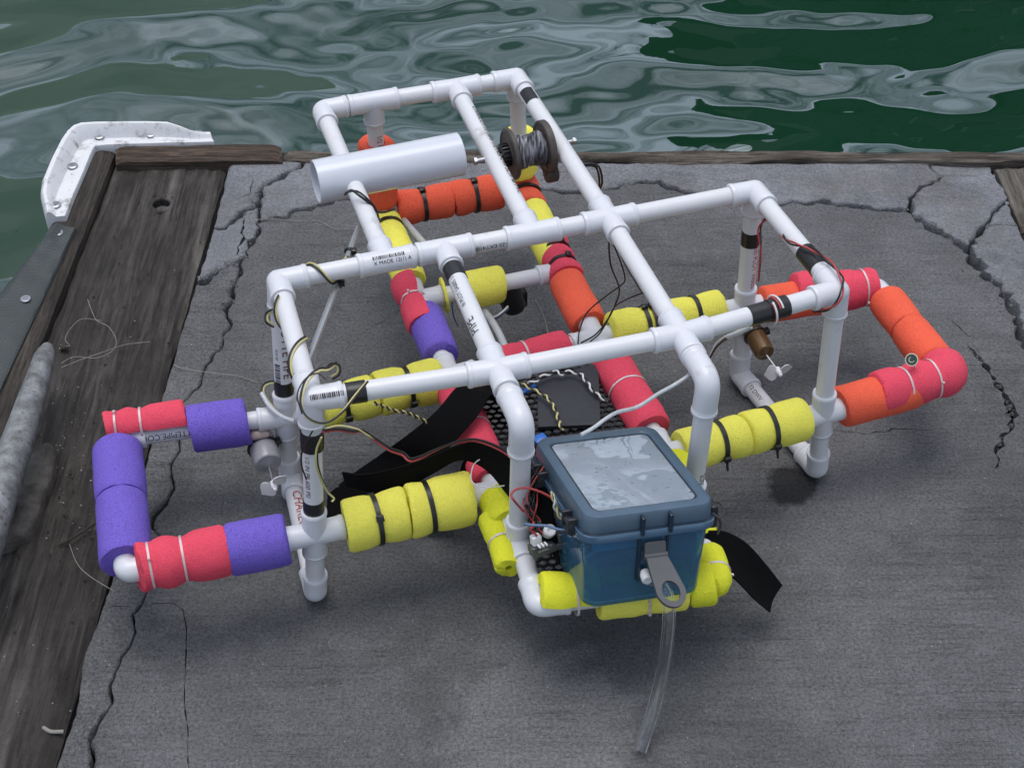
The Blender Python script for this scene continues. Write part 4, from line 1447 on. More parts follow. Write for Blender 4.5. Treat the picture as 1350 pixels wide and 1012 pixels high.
# -------------------------------------------------------------- tape
def tape(a, b, p0, p1, axis='y', r=.0089):
    f = Y_ if axis == 'y' else X_
    q0, q1 = f(a, b, p0), f(a, b, p1)
    L = np.linalg.norm(q1 - q0)
    g = G()
    n = 10
    g.lathe(q0, q1 - q0, [(0, R_PIPE), (0, r)] + [(L * i / n, r + .0003 * mnoise.noise(Vector((i * 1.7, p0, 0)))) for i in range(1, n)] + [(L, r), (L, R_PIPE)], 30)
    return g.build('tape_band', M['tape'], rov, 40)


tape('F', 'Fm', 303, 321)
tape('F', 'E', 332, 355)
tape('D', 'E', 986, 1012, 'x')
tape('D', 'E', 1012, 1036, 'x', .0096)
tape('B', 'Cx', 456, 482, 'x', .0091)
tape('B', 'Bm', 567, 590, 'y', .0096)
tape('B', 'Bm', 657, 675)
tape('A', 'Am', 500, 517)
tape('T2', 'Cx', 353, 369)
# the short patch on the rear of the right rail does not go all the way round
g = G()
q0, q1 = Y_('Gx', 'BR', 125), Y_('Gx', 'BR', 139)
u = (q1 - q0) / np.linalg.norm(q1 - q0)
nrm = (CAM - q0) - u * ((CAM - q0) @ u)
nrm /= np.linalg.norm(nrm)
w = np.cross(u, nrm)
vv = [q + .0087 * (nrm * math.cos(t) + w * math.sin(t)) for q in (q0, (q0 + q1) / 2, q1) for t in np.linspace(-1.0, .75, 12)]
g.add(vv, [[i * 12 + j, i * 12 + j + 1, (i + 1) * 12 + j + 1, (i + 1) * 12 + j] for i in range(2) for j in range(11)])
g.build('tape_patch', M['tape'], rov)


# -------------------------------------------------------------- printed text on pipes
def printed(body, a, b, s_mid, size, ang, mat, flip=False, r=R_PIPE, name='print', xs=1.0, center=True):
    """text bent round the run a-b; s_mid metres from a; ang degrees round the pipe from the side that faces the viewer"""
    a, b = (J_[a] if isinstance(a, str) else a), (J_[b] if isinstance(b, str) else b)
    cu = bpy.data.curves.new(name, 'FONT')
    cu.body = body
    cu.size = size
    cu.align_x = 'CENTER'
    cu.align_y = 'CENTER'
    tmp = bpy.data.objects.new(name, cu)
    C.objects.link(tmp)
    dg = bpy.context.evaluated_depsgraph_get()
    dg.update()
    me = bpy.data.meshes.new_from_object(tmp.evaluated_get(dg))
    bpy.data.objects.remove(tmp)
    bpy.data.curves.remove(cu)
    bm = bmesh.new()
    bm.from_mesh(me)
    bpy.data.meshes.remove(me)
    for k in np.linspace(-.5, .5, 9):
        bmesh.ops.bisect_plane(bm, geom=bm.verts[:] + bm.edges[:] + bm.faces[:], plane_co=(0, k * size, 0), plane_no=(0, 1, 0))
    u = (b - a) / np.linalg.norm(b - a)
    mid = a + u * s_mid
    nrm = (CAM - mid) - u * ((CAM - mid) @ u)
    nrm /= np.linalg.norm(nrm)
    w = np.cross(u, nrm)
    t0 = math.radians(ang)
    sg = -1 if flip else 1
    for v in bm.verts:
        t = t0 - sg * v.co.y / r
        q = mid + u * (sg * v.co.x * xs) + (r + .00022) * (nrm * math.cos(t) + w * math.sin(t))
        v.co = Vector(q)
    me = bpy.data.meshes.new(name)
    bm.to_mesh(me)
    bm.free()
    me.materials.append(M[mat])
    o = bpy.data.objects.new(name, me)
    C.objects.link(o)
    attach(o, rov)
    return o


def barcode(a, b, s0, length, height, ang, r, n=22, flip=False, seed=3):
    a, b = J_[a], J_[b]
    u = (b - a) / np.linalg.norm(b - a)
    mid = a + u * s0
    nrm = (CAM - mid) - u * ((CAM - mid) @ u)
    nrm /= np.linalg.norm(nrm)
    w = np.cross(u, nrm)
    g = G()
    rr = np.random.default_rng(seed)
    x = -length / 2
    t0 = math.radians(ang)
    while x < length / 2:
        wd = length / n * rr.choice((.35, .5, .9))
        vs = []
        for xx in (x, x + wd):
            for t in np.linspace(-height / 2 / r, height / 2 / r, 4):
                vs.append(mid + u * xx + (r + .00025) * (nrm * math.cos(t + t0) + w * math.sin(t + t0)))
        g.add(vs, [[j, j + 1, 5 + j, 4 + j] for j in range(3)])
        x += wd + length / n * rr.choice((.35, .6))
    return g.build('barcode', M['ink_black'], rov, 0)


def LN(a, b):
    return np.linalg.norm(J_[b] - J_[a])


def S_(a, p):
    return np.linalg.norm(p - J_[a])


printed('CHARLOTTE PIPE', 'A', 'Am', S_('A', Y_('A', 'Am', 438)), .0115, -24, 'ink_dark')
printed('SCH 40', 'A', 'Am', S_('A', Y_('A', 'Am', 462)), .0036, 38, 'ink_black')
barcode('A', 'Am', S_('A', Y_('A', 'Am', 488)), .022, .0055, 38, R_PIPE, 12)
printed('CHARLOTTE', 'As', 'Bs', S_('As', Y_('As', 'Bs', 690)) , .0125, -18, 'ink_red')
printed('1/2 IN PR 600 PSI', 'B', 'Bm', S_('B', Y_('B', 'Bm', 622)), .0060, 34, 'ink_dark')
printed('CHARLOTTEPIPE.COM', 'PLb', 'Am', S_('PLb', X_('Am', 'PLb', 242)), .0075, 22, 'ink_black', True)
printed('PIPE', 'Cx', 'T2', S_('Cx', Y_('T2', 'Cx', 434)), .0120, -30, 'ink_black', False)
printed('® PLOT SA005 1/2', 'Cx', 'T2', S_('Cx', Y_('T2', 'Cx', 388)), .0058, -26, 'ink_black')
printed('F-25 EXT4108', 'T2', 'T3', S_('T2', X_('T2', 'T3', 645)), .0058, 36, 'ink_black', True)
printed('CHARLOTTE PIPE 1/2 NSF-PW SCH 40 PVC', 'TM', 'T3', S_('TM', Y_('T3', 'TM', 205)), .0085, -62, 'ink_black')
printed('PE® PLOT W005 1/2', 'F', 'Fm', S_('F', Y_('F', 'Fm', 352)), .0075, -48, 'ink_red')
printed('MA 173 DWV', 'Fs', 'Es', S_('Fs', Y_('Es', 'Fs', 517)), .0065, 0, 'ink_dark')
printed('1/2 ON', 'BLt', 'BLm', S_('BLt', Y_('BLt', 'BLm', 186)), .0075, -25, 'ink_dark')
printed('2:32', 'De', 'tD', S_('De', Y_('De', 'tD', 625)), .0075, -50, 'ink_black')
printed('X MADE 12(1) A', 'A', 'T1', LN('A', 'T1') + .004, .0048, 4, 'ink_black', r=.0105)
barcode('A', 'T1', LN('A', 'T1') + .001, .028, .0032, -22, .0105, 20, seed=5)
barcode('B', 'Cx', .012, .026, .0042, -6, .0108, 20, seed=6)
printed('KENPTEI 4', 'Em', 'E', S_('Em', J_['E']) * .0 + .060, .0001, 0, 'ink_black') if False else None

# -------------------------------------------------------------- wide tube threaded on the left rail
ta, tb = P(416, 240, ZH + .002), P(607, 203, ZH + .002)
tv = tb - ta
L = np.linalg.norm(tv)
g = G()
ro, ri = .0206, .0184
g.lathe(ta, tv, [(.0004, ri + .0004), (0, ri + .0008), (0, ro - .0006), (.0006, ro)] + [(L * i / 20, ro) for i in range(1, 20)] + [(L - .0006, ro), (L, ro - .0006), (L, ri + .0008), (L - .0004, ri + .0002)] + [(L * i / 20, ri) for i in range(19, 0, -1)] + [(.0004, ri + .0004)], 56)
g.build('wide_tube', M['tube'], rov, 40)


# -------------------------------------------------------------- motors
def propeller(parent, c, ax, r=.0145, spin=0.4, mat='prop'):
    a, b = basis(ax)
    g = G()
    g.lathe(c - ax * .004, ax, [(0, .0015), (.0005, .0030), (.007, .0030), (.0085, .0018)], 14, cap0=True, cap1=True)
    for kk in range(2):
        t = spin + kk * math.pi
        e = a * math.cos(t) + b * math.sin(t)
        s = np.cross(ax, e)
        vs = []
        nu, nvv = 9, 7
        for side in (0, 1):
            for i in range(nu):
                x = i / (nu - 1)
                wd = r * .60 * math.sin(math.pi * (.16 + .80 * x)) ** .8
                tw = math.radians(20 - 8 * x)
                for j in range(nvv):
                    y = (j / (nvv - 1) * 2 - 1) * wd
                    vs.append(c + e * (.002 + x * (r - .002) * (1 - .10 * (abs(y) / (wd + 1e-6)) ** 2)) + (s * math.cos(tw) + ax * math.sin(tw)) * y + np.cross(e, s * math.cos(tw) + ax * math.sin(tw)) * (.0005 if side else -.0005) * (1 - .5 * x))
        n1 = nu * nvv
        fs = []
        for i in range(nu - 1):
            for j in range(nvv - 1):
                q = i * nvv + j
                fs.append([q, q + 1, q + nvv + 1, q + nvv])
                fs.append([n1 + q, n1 + q + nvv, n1 + q + nvv + 1, n1 + q + 1])
        rim = [i * nvv for i in range(nu)] + [(nu - 1) * nvv + j for j in range(1, nvv)] + [i * nvv + nvv - 1 for i in range(nu - 2, -1, -1)]
        for q, w_ in zip(rim[:-1], rim[1:]):
            fs.append([q, w_, n1 + w_, n1 + q])
        g.add(vs, fs)
    g.ball(c + ax * .0055, .0022, 10)
    return g.build('propeller', M[mat], parent, 45)


def motor(a, b, r, can, end, label, prop_at, spin, tie=.45, pr=.0145):
    d = b - a
    L = np.linalg.norm(d)
    u = d / L
    g = G()
    g.lathe(a, u, [(0, r * .55), (.002, r * .9), (.004, r), (L * .5, r), (L - .004, r), (L - .0015, r * .95)], 32, 0, cap0=True)
    g.lathe(a, u, [(L - .0015, r * .95), (L - .0003, r * .88), (L, r * .5), (L + .002, r * .2)], 32, 1, cap1=True)
    o = g.build('motor', [M[can], M[end]], rov, 40)
    o['label'] = label
    G().tube([a + u * (L - .001), prop_at], .0011, 8).build('shaft', M['steel'], o)
    propeller(o, prop_at, u, pr, spin)
    g = G()
    aa, bb = basis(u)
    ring = [a + u * (L * tie) + (r + .0006) * (aa * math.cos(t) + bb * math.sin(t)) for t in np.linspace(0, 2 * math.pi, 33)[:-1]]
    g.tube(ring, .0014, 6, closed=True)
    g.box(a + u * (L * tie) + (r + .0025) * (aa * .3 - bb * .95), .006, .0055, .005, np.stack([u, np.cross(aa * .3 - bb * .95, u), aa * .3 - bb * .95], 1), 0, .0006)
    g.build('zip_tie', M['tie_black'], o)
    return o


motor(P(341, 572, .066), P(354, 612, .063), .0128, 'motor_grey', 'motor_grey', 'grey motor tied to the left rear leg with a white propeller', P(361, 639, .060), 2.2)
motor(P(985, 424, .070), P(1009, 466, .066), .0100, 'copper', 'copper', 'brown motor tied to the right rear leg with a white propeller', P(1026, 489, .062), 1.7)
# upright motor hung under the cross bar, wrapped in dark tape
ma = P(668, 372, ZM - .006)
g = G()
g.lathe(P(668, 372, ZM - .004), (0.25, -.1, -1), [(0, .006), (.001, .0125), (.030, .0125), (.034, .010)], 20, cap0=True, cap1=True)
g.box(P(676, 391, ZM - .030), .026, .020, .020, np.array(Matrix.Rotation(.3, 3, 'Z')), 0, .002)
o = g.build('wrapped_motor', M['tape'], rov, 40)
o['label'] = 'motor wrapped in dark tape hung under the yellow cross bar'

# wax and wire lump over the left motor, label tag on the right outrigger
G().box(P(342, 571, .080), .018, .012, .009, np.array(Matrix.Rotation(.3, 3, 'Z')), 0, .003).build('wax_plug', M['wax'], rov, 50)
tc = P(1202, 474, ZM + .034)
tn = np.array([-.35, -.75, .55])
tn /= np.linalg.norm(tn)
g = G()
g.lathe(tc, tn, [(0, .0001), (0, .0058), (.0006, .0060), (.0012, .0058), (.0012, .0051)], 28, 0)
g.lathe(tc, tn, [(.0012, .0051), (.00125, .0002)], 28, 1)
aa_, bb_ = basis(tn)
g.tube([tc + tn * .0013 + .0024 * (aa_ * math.cos(t) + bb_ * math.sin(t)) for t in np.linspace(.6, 4.6, 12)], .0004, 5, 0)
g.tube([tc, tc + np.array([.006, .002, -.012])], .0008, 6, 0)
g.build('round_label', [M['tagwhite'], M['tagmat']], rov, 40)

# red cap in the left tee
G().lathe(J_['tL'] + np.array([-.0035, .016, .006]), (-.25, .55, .55), [(0, .0070), (.004, .0070), (.005, .005)], 18, cap1=True).build('red_cap', M['dark_red'], rov)

# -------------------------------------------------------------- black mesh panel between the rails
def hexpanel(corners, z, cell, wbar, hbar):
    """ribs of a hexagonal mesh inside a four sided outline"""
    poly = [np.array(c[:2]) for c in corners]
    area = sum(poly[i][0] * poly[(i + 1) % 4][1] - poly[(i + 1) % 4][0] * poly[i][1] for i in range(4))
    if area < 0:
        poly = poly[::-1]

    def inside(p):
        return all((b[0] - a[0]) * (p[1] - a[1]) - (b[1] - a[1]) * (p[0] - a[0]) > 0 for a, b in zip(poly, poly[1:] + poly[:1]))
    x0, y0 = np.min(poly, 0) - cell
    x1, y1 = np.max(poly, 0) + cell
    ax = poly[1] - poly[0]
    ang = math.atan2(ax[1], ax[0])
    ctr = np.mean(poly, 0)
    R2 = np.array([[math.cos(ang), -math.sin(ang)], [math.sin(ang), math.cos(ang)]])
    s = cell / math.sqrt(3)
    g = G()
    n = int(.2 / cell) + 2
    for i in range(-n, n):
        for j in range(-n, n):
            c = np.array([i * cell + (j % 2) * cell / 2, j * 1.5 * s])
            for k in range(3):
                p = c + s * np.array([math.cos(math.pi / 6 + k * math.pi / 3), math.sin(math.pi / 6 + k * math.pi / 3)])
                q = c + s * np.array([math.cos(math.pi / 6 + (k + 1) * math.pi / 3), math.sin(math.pi / 6 + (k + 1) * math.pi / 3)])
                p, q = ctr + R2 @ p, ctr + R2 @ q
                if inside(p) and inside(q):
                    d = (q - p) / np.linalg.norm(q - p)
                    nv = np.array([-d[1], d[0]]) * wbar / 2
                    e = d * wbar * .3
                    zz = z + .0012 * math.sin(p[0] * 60) * math.sin(p[1] * 47)
                    a = [np.array([*w, zz]) for w in (p - e - nv, q + e - nv, q + e + nv, p - e + nv)]
                    b = [w + np.array([0, 0, hbar]) for w in a]
                    sh = .25
                    m2 = [(w * (1 - sh) + np.array([*((p + q) / 2), zz + hbar]) * sh) if False else w for w in b]
                    g.add(a + m2, [[4, 5, 6, 7], [0, 1, 5, 4], [1, 2, 6, 5], [2, 3, 7, 6], [3, 0, 4, 7], [3, 2, 1, 0]])
    return g


hx = hexpanel([J_['TLb'], J_['TRb'], J_['FR'], J_['FL']], ZM - .003, .0082, .0019, .0022).build('mesh_panel', M['mesh'], rov, 0)
hx['kind'] = 'stuff'

# ================================================================== STORAGE BOX
bw, bh, bt = .0536, .0685, .0758
box = thing('storage_box', 'blue translucent waterproof box with clear scratched lid strapped inside the front of the frame', 'box', (.0826, -.1791, .1), (math.radians(-14), .1031, .2744), local=True)


def rrect(w, h, r, z, n=6, cx=0.0, cy=0.0):
    out = []
    for qx, qy, a0 in ((1, 1, 0), (-1, 1, 90), (-1, -1, 180), (1, -1, 270)):
        for k in range(n + 1):
            a = math.radians(a0 + 90 * k / n)
            out.append(np.array([cx + qx * (w - r) + r * math.cos(a), cy + qy * (h - r) + r * math.sin(a), z]))
    return out


def stack(secs, cap0=True, cap1=True):
    n = len(secs[0])
    vs = [q for s in secs for q in s]
    fs = []
    for i in range(len(secs) - 1):
        for j in range(n):
            k2 = (j + 1) % n
            fs.append([i * n + j, i * n + k2, (i + 1) * n + k2, (i + 1) * n + j])
    if cap0:
        fs.append(list(range(n - 1, -1, -1)))
    if cap1:
        fs.append([(len(secs) - 1) * n + j for j in range(n)])
    return vs, fs


t_ = .0022
v, f = stack([rrect(bw * .86, bh * .92, .010, -.0085), rrect(bw * .90, bh * .95, .012, -.007), rrect(bw * .91, bh * .955, .012, -.003), rrect(bw * .965, bh * .985, .012, .054),
              rrect(bw * .965 - t_, bh * .985 - t_, .010, .054), rrect(bw * .905 - t_, bh * .952 - t_, .010, -.003), rrect(bw * .88 - t_, bh * .93 - t_, .009, t_ - .0075)])
G().add(v, f).build('box_body', M['box_blue'], box, 40)
# lid: rim, sides, top frame and the recessed window
wx, wy0, wy1 = bw - .0098, bh - .0125, bh - .0095
cyw = (wy1 - wy0) / 2
hw = (wy0 + wy1) / 2
v, f = stack([rrect(bw * 1.0, bh * 1.0, .012, .0612), rrect(bw * 1.005, bh * 1.005, .013, .0624), rrect(bw * .995, bh * .997, .012, .0725), rrect(bw * .975, bh * .985, .012, .0752), rrect(bw * .94, bh * .955, .012, .0758),
              rrect(wx + .0012, hw + .0012, .008, .0758), rrect(wx, hw, .007, .0750), rrect(wx - .0004, hw - .0004, .007, .0738)], True, False)
lid = G().add(v, f).build('lid', M['lid'], box, 32)
v, f = stack([rrect(bw * .93, bh * .95, .010, .0608), rrect(bw * .95, bh * .965, .011, .0535), rrect(bw * 1.045, bh * 1.035, .014, .0540), rrect(bw * 1.055, bh * 1.04, .014, .0555), rrect(bw * 1.055, bh * 1.04, .014, .0598), rrect(bw * 1.04, bh * 1.03, .014, .0609), rrect(bw * .96, bh * .97, .011, .0611)], False, False)
G().add(v, f).build('lid_rim', M['rim'], lid, 32)
v, f = stack([rrect(bw * 1.046, bh * 1.034, .014, .0611), rrect(bw * 1.030, bh * 1.022, .014, .0614), rrect(bw * 1.006, bh * 1.006, .013, .0618)], False, False)
G().add(v, f).build('rim_seal', M['navy'], lid, 32)
v, f = stack([rrect(wx - .0006, hw - .0006, .007, .0722), rrect(wx - .0006, hw - .0006, .007, .0742)])
G().add(v, f).build('lid_window', M['window'], lid, 40)
v, f = stack([rrect(wx - .0004, hw - .0004, .007, .0743), rrect(wx - .0016, hw - .0016, .0062, .0743)], False, False)
G().add(v, f).build('window_seal', M['ink_black'], lid, 0)
for x in (-.0085, .0146):
    g = G()
    g.box((x, -bh * 1.02, .0655), .0028, .0085, .0165, None, 0, .0008)
    g.build('lid_rib', M['navy'], lid, 40)
    g = G()
    g.box((x, -bh * .975, .034), .0026, .0060, .040, np.array(Matrix.Rotation(-.05, 3, 'X')), 0, .0008)
    g.build('body_rib', M['navy'], box, 40)
for y in (.040, -.036):
    g = G()
    g.box((-bw * 1.075, y, .0600), .0085, .0030, .0135, None, 0, .0006)
    g.box((-bw * 1.075, y - .014, .0600), .0085, .0030, .0135, None, 0, .0006)
    g.box((-bw * 1.055, y - .007, .0560), .0065, .011, .012, None, 0, .001)
    g.lathe((-bw * 1.10, y + .003, .0600), (0, -1, 0), [(0, .0022), (.020, .0022)], 12, cap0=True, cap1=True)
    g.build('hinge', M['plate'], box, 40)
g = G()
g.box((bw * 1.075, -.052, .0560), .006, .012, .020, None, 0, .001)
g.build('side_clip', M['ink_black'], box, 40)
# grey pull latch with its loop
lat = G()
ox, oy, oz = .0035, -bh * .985, .0405
dirv = np.array([.10, -.84, -.53])
dirv /= np.linalg.norm(dirv)
sidev = np.array([1.0, 0, 0]) - dirv * dirv[0]
sidev /= np.linalg.norm(sidev)
nv_ = np.cross(sidev, dirv)
if nv_[2] < 0:
    nv_ = -nv_
lat.box((ox, oy - .0025, oz + .003), .0175, .0050, .011, np.array(Matrix.Rotation(-.25, 3, 'X')), 0, .0010)
lat.lathe((ox - .0095, oy - .0055, oz - .0025), (1, 0, 0), [(0, .0026), (.019, .0026)], 14, cap0=True, cap1=True)
o0 = np.array([ox, oy - .0055, oz - .0025])
Lc = .0315                                      # where the loop is centred
out_, inn = [], []
K = 40
for kk in range(K):
    a = 2 * math.pi * kk / K
    ca, sa = math.cos(a), math.sin(a)
    yy, xx = Lc + .0135 * ca, .0118 * sa
    if ca < 0:                                  # the body side is squarer and reaches the hinge
        yy = max(.001, Lc - (Lc - .001) * min(1, abs(ca) * 1.5))
        xx = math.copysign(min(.0118, .0118 * (abs(sa) ** .35)), sa)
        xx *= .78 + .22 * (yy / Lc)
    out_.append(o0 + dirv * yy + sidev * xx)
    inn.append(o0 + dirv * (Lc + .0088 * ca) + sidev * .0072 * sa)
th_ = .0030
vs = [q + nv_ * th_ / 2 for q in out_] + [q + nv_ * th_ / 2 for q in inn] + [q - nv_ * th_ / 2 for q in inn] + [q - nv_ * th_ / 2 for q in out_]
fs = []
for r4 in range(4):
    for kk in range(K):
        k2 = (kk + 1) % K
        fs.append([r4 * K + kk, r4 * K + k2, ((r4 + 1) % 4) * K + k2, ((r4 + 1) % 4) * K + kk])
lat.add(vs, fs)
lat.build('latch', M['gunmetal'], box, 30)
G().lathe((ox - .006, oy - .001, oz - .020), (-.1, -1, -.2), [(0, .0048), (.008, .0045), (.009, .0035)], 20, cap1=True).build('hose_plug', M['prop'], box, 40)
# what shows through the lid and the front: a dark battery block and loose leads; white card added to brighten the front below the rim
G().box((.004, .012, .020), .070, .080, .022, None, 0, .003).build('battery', M['plate'], box, 40)
G().box((-.014, -.0595, .0475), .060, .012, .0012, np.array(Matrix.Rotation(1.2, 3, 'X')), 0, 0).build('pale_card', M['prop'], box, 0)
for s in (0, 1):
    G().tube(smooth_path([(-.046, -.050 + s * .003, .030), (-.036, -.056, .042), (-.028 + s * .004, -.050, .048), (-.020, -.030, .044), (.0, .0 + s * .01, .040)], 6), .0012, 8).build('lead', M['wire_black' if s else 'wire_white'], box, 60)


# ================================================================== WIRE SPOOL
sa, sb = P(630, 212, ZH), P(757, 186, ZH)
su = (sb - sa) / np.linalg.norm(sb - sa)


def s_at(px):
    def sx(p):
        q = (p - CAM) @ ROT
        return 675 + FPX * q[0] / -q[2]
    ts = np.linspace(0, 1, 400)
    return min(ts, key=lambda t: abs(sx(sa + (sb - sa) * t) - px)) * np.linalg.norm(sb - sa)


s1, s2 = s_at(673), s_at(719)
sp = thing('wire_spool', 'dark brown spool wound with grey wire on an axle between the two rear rails', 'spool', (sa + sb) / 2)


def flange(s, name='flange', r=.0250, t=.0045):
    return G().lathe(sa + su * s, su, [(-t / 2, .004), (-t / 2, .012), (-t / 2 + .0006, .0125), (-t / 2 + .0006, r * .86), (-t / 2, r * .88), (-t / 2, r - .0008), (-t / 2 + .0008, r), (t / 2 - .0008, r), (t / 2, r - .0008), (t / 2, .012), (t / 2, .004)], 56).build(name, M['spool'], sp, 35)


flange(s1)
flange(s2, r=.0260, t=.0070)
g = G()
n = 46
pr = []
for i in range(n + 1):
    q = i / n
    pr.append((s1 + .002 + (s2 - s1 - .005) * q, .0155 + .0009 * math.sin(q * 9) + .00055 * (i % 2) + random.uniform(-.0004, .0004)))
g.lathe(sa, su, pr, 48)
g.build('wire_winding', M['wound'], sp, 20)
G().tube([sa - su * .003, sb + su * .002], .0024, 14).build('axle', M['steel'], sp, 40)
for s, d in ((-.004, 1), (np.linalg.norm(sb - sa) - .002, 1)):
    g = G()
    g.lathe(sa + su * s, su, [(0, .0040), (.0028, .0040)], 6, cap0=True, cap1=True)
    g.build('nut', M['steel'], sp, 20)
g = G()
for k in range(18):
    a, b = basis(su)
    t = 2 * math.pi * k / 18
    d = a * math.cos(t) + b * math.sin(t)
    g.box(sa + su * (s1 - .006) + d * .0105, .007, .0016, .0022, np.stack([su, np.cross(d, su), d], 1))
g.lathe(sa + su * (s1 - .0095), su, [(0, .004), (0, .0095), (.007, .0095)], 28)
g.build('ratchet_hub', M['tie_black'], sp, 30)
a, b = basis(su)
kd = np.array([0, -.45, -.9])
kd = kd - su * (kd @ su)
kd /= np.linalg.norm(kd)
g = G()
g.lathe(sa + su * (s2 - .0035) + kd * .0255, su, [(0, .002), (0, .0088), (.001, .0095), (.010, .0095), (.011, .0085), (.011, .001)], 26)
g.build('knob', M['spool'], sp, 35)

# ================================================================== PLATE ON THE MESH
pz = ZM + .006
q4 = PP([(709, 562), (792, 559), (789, 478), (708, 500)], pz)
vs = [q + np.array([0, 0, -.004]) for q in q4] + [q + np.array([0, 0, -.0004]) for q in q4] + [q * .985 + np.mean(q4, 0) * .015 for q in q4]
g = G().add(vs, [[3, 2, 1, 0]] + [[i + k * 4, (i + 1) % 4 + k * 4, (i + 1) % 4 + 4 + k * 4, i + 4 + k * 4] for k in range(2) for i in range(4)] + [[8, 9, 10, 11]])
pl = g.build('square_plate', M['plate'], None, 20)
tag(pl, 'flat charcoal square plate lying on the black mesh behind the blue box', 'plate')
mc = (q4[0] + q4[1] + q4[2] + q4[3]) / 4
G().lathe(mc + np.array([.004, .006, 0]), (0, 0, 1), [(0, .0012), (.0003, .0012), (.0006, .0006)], 10, cap1=True).build('pin_hole', M['ink_black'], pl)

# ================================================================== STRAPS
def ribbon(name, e0, e1, label, cat='strap', th=.0016, per=8, sag=0.0):
    a, b = smooth_path([P(*q) for q in e0], per), smooth_path([P(*q) for q in e1], per)
    nv = 9
    rows, nrm = [], []
    for i in range(len(a)):
        rows.append([a[i] + (b[i] - a[i]) * (j / (nv - 1)) for j in range(nv)])
    n = len(rows)
    top, bot = [], []
    for i in range(n):
        for j in range(nv):
            du = rows[min(i + 1, n - 1)][j] - rows[max(i - 1, 0)][j]
            dv = rows[i][min(j + 1, nv - 1)] - rows[i][max(j - 1, 0)]
            nn = np.cross(du, dv)
            nn /= np.linalg.norm(nn) + 1e-12
            nrm.append(nn)
            p = rows[i][j] + nn * sag * math.sin(math.pi * j / (nv - 1))
            top.append(p + nn * th / 2)
            bot.append(p - nn * th / 2)
    N_ = n * nv
    fs = []
    for i in range(n - 1):
        for j in range(nv - 1):
            q = i * nv + j
            fs.append([q, q + nv, q + nv + 1, q + 1])
            fs.append([N_ + q, N_ + q + 1, N_ + q + nv + 1, N_ + q + nv])
        for j in (0, nv - 1):
            q = i * nv + j
            fs.append([q, q + nv, N_ + q + nv, N_ + q])
    for i in (0, n - 1):
        for j in range(nv - 1):
            q = i * nv + j
            fs.append([q, q + 1, N_ + q + 1, N_ + q])
    return tag(mesh_obj(name, top + bot, fs, M['strap'], None, 50), label, cat)


# upper strap: from behind the front left cross down to the left over the yellow float
ribbon('strap', [(668, 478, .090), (628, 494, .112), (601, 512, .128), (573, 544, .124), (533, 576, .105), (497, 602, .080), (460, 628, .062), (446, 640, .056)],
       [(702, 560, .092), (672, 548, .108), (650, 520, .124), (627, 551, .122), (594, 588, .104), (560, 618, .079), (520, 645, .060), (505, 652, .055)],
       'wide black strap running from the mesh panel down to the left under the frame')
# lower strap: from the box over the left rail, turning edge on towards the left
ribbon('strap', [(726, 652, .150), (690, 606, .158), (662, 590, .152), (632, 581, .146), (600, 588, .140), (560, 604, .128), (520, 617, .112), (480, 625, .096), (451, 622, .084)],
       [(738, 742, .110), (700, 692, .114), (668, 650, .118), (640, 618, .122), (606, 606, .122), (570, 624, .110), (534, 643, .094), (494, 648, .080), (457, 640, .072)],
       'wide black strap coming from the box and twisting away over the left rail')
# strap curling under, continued as a flat black strip behind the front yellow float
ribbon('strap', [(640, 596, .110), (613, 604, .100), (598, 640, .060), (560, 640, .020), (500, 634, .006), (452, 640, .005), (432, 652, .004)],
       [(668, 640, .100), (634, 612, .098), (612, 660, .056), (570, 690, .018), (500, 690, .006), (448, 682, .005), (430, 690, .004)],
       'black strap curling down to a flat black strip on the concrete behind the front left yellow float')
# right hand tail under the box
ribbon('strap', [(900, 705, .098), (940, 699, .104), (962, 703, .098), (985, 717, .082), (1008, 742, .060), (1031, 771, .040)],
       [(900, 752, .085), (938, 742, .092), (958, 754, .086), (976, 770, .068), (995, 790, .046), (1015, 807, .030)],
       'black strap tail hanging out to the right of the blue box', sag=.0035)

# ================================================================== HOSES
def hose(name, pts, ro, ri, label, cat='hose', mat='clear'):
    p = smooth_path([P(*q) for q in pts], 10)
    g = G()
    n = len(p)
    T, A, B = frames(p)
    m = 18
    vs, fs = [], []
    for rr in (ro, ri):
        for i in range(n):
            for k2 in range(m):
                t = 2 * math.pi * k2 / m
                vs.append(p[i] + rr * (A[i] * math.cos(t) + B[i] * math.sin(t)))
    for i in range(n - 1):
        for k2 in range(m):
            j = (k2 + 1) % m
            fs.append([i * m + k2, i * m + j, (i + 1) * m + j, (i + 1) * m + k2])
            o = n * m
            fs.append([o + i * m + k2, o + (i + 1) * m + k2, o + (i + 1) * m + j, o + i * m + j])
    for i in (0, n - 1):
        for k2 in range(m):
            j = (k2 + 1) % m
            q = [i * m + k2, n * m + i * m + k2, n * m + i * m + j, i * m + j]
            fs.append(q if i == 0 else q[::-1])
    g.add(vs, fs)
    return tag(g.build(name, M[mat], None, 60), label, cat)


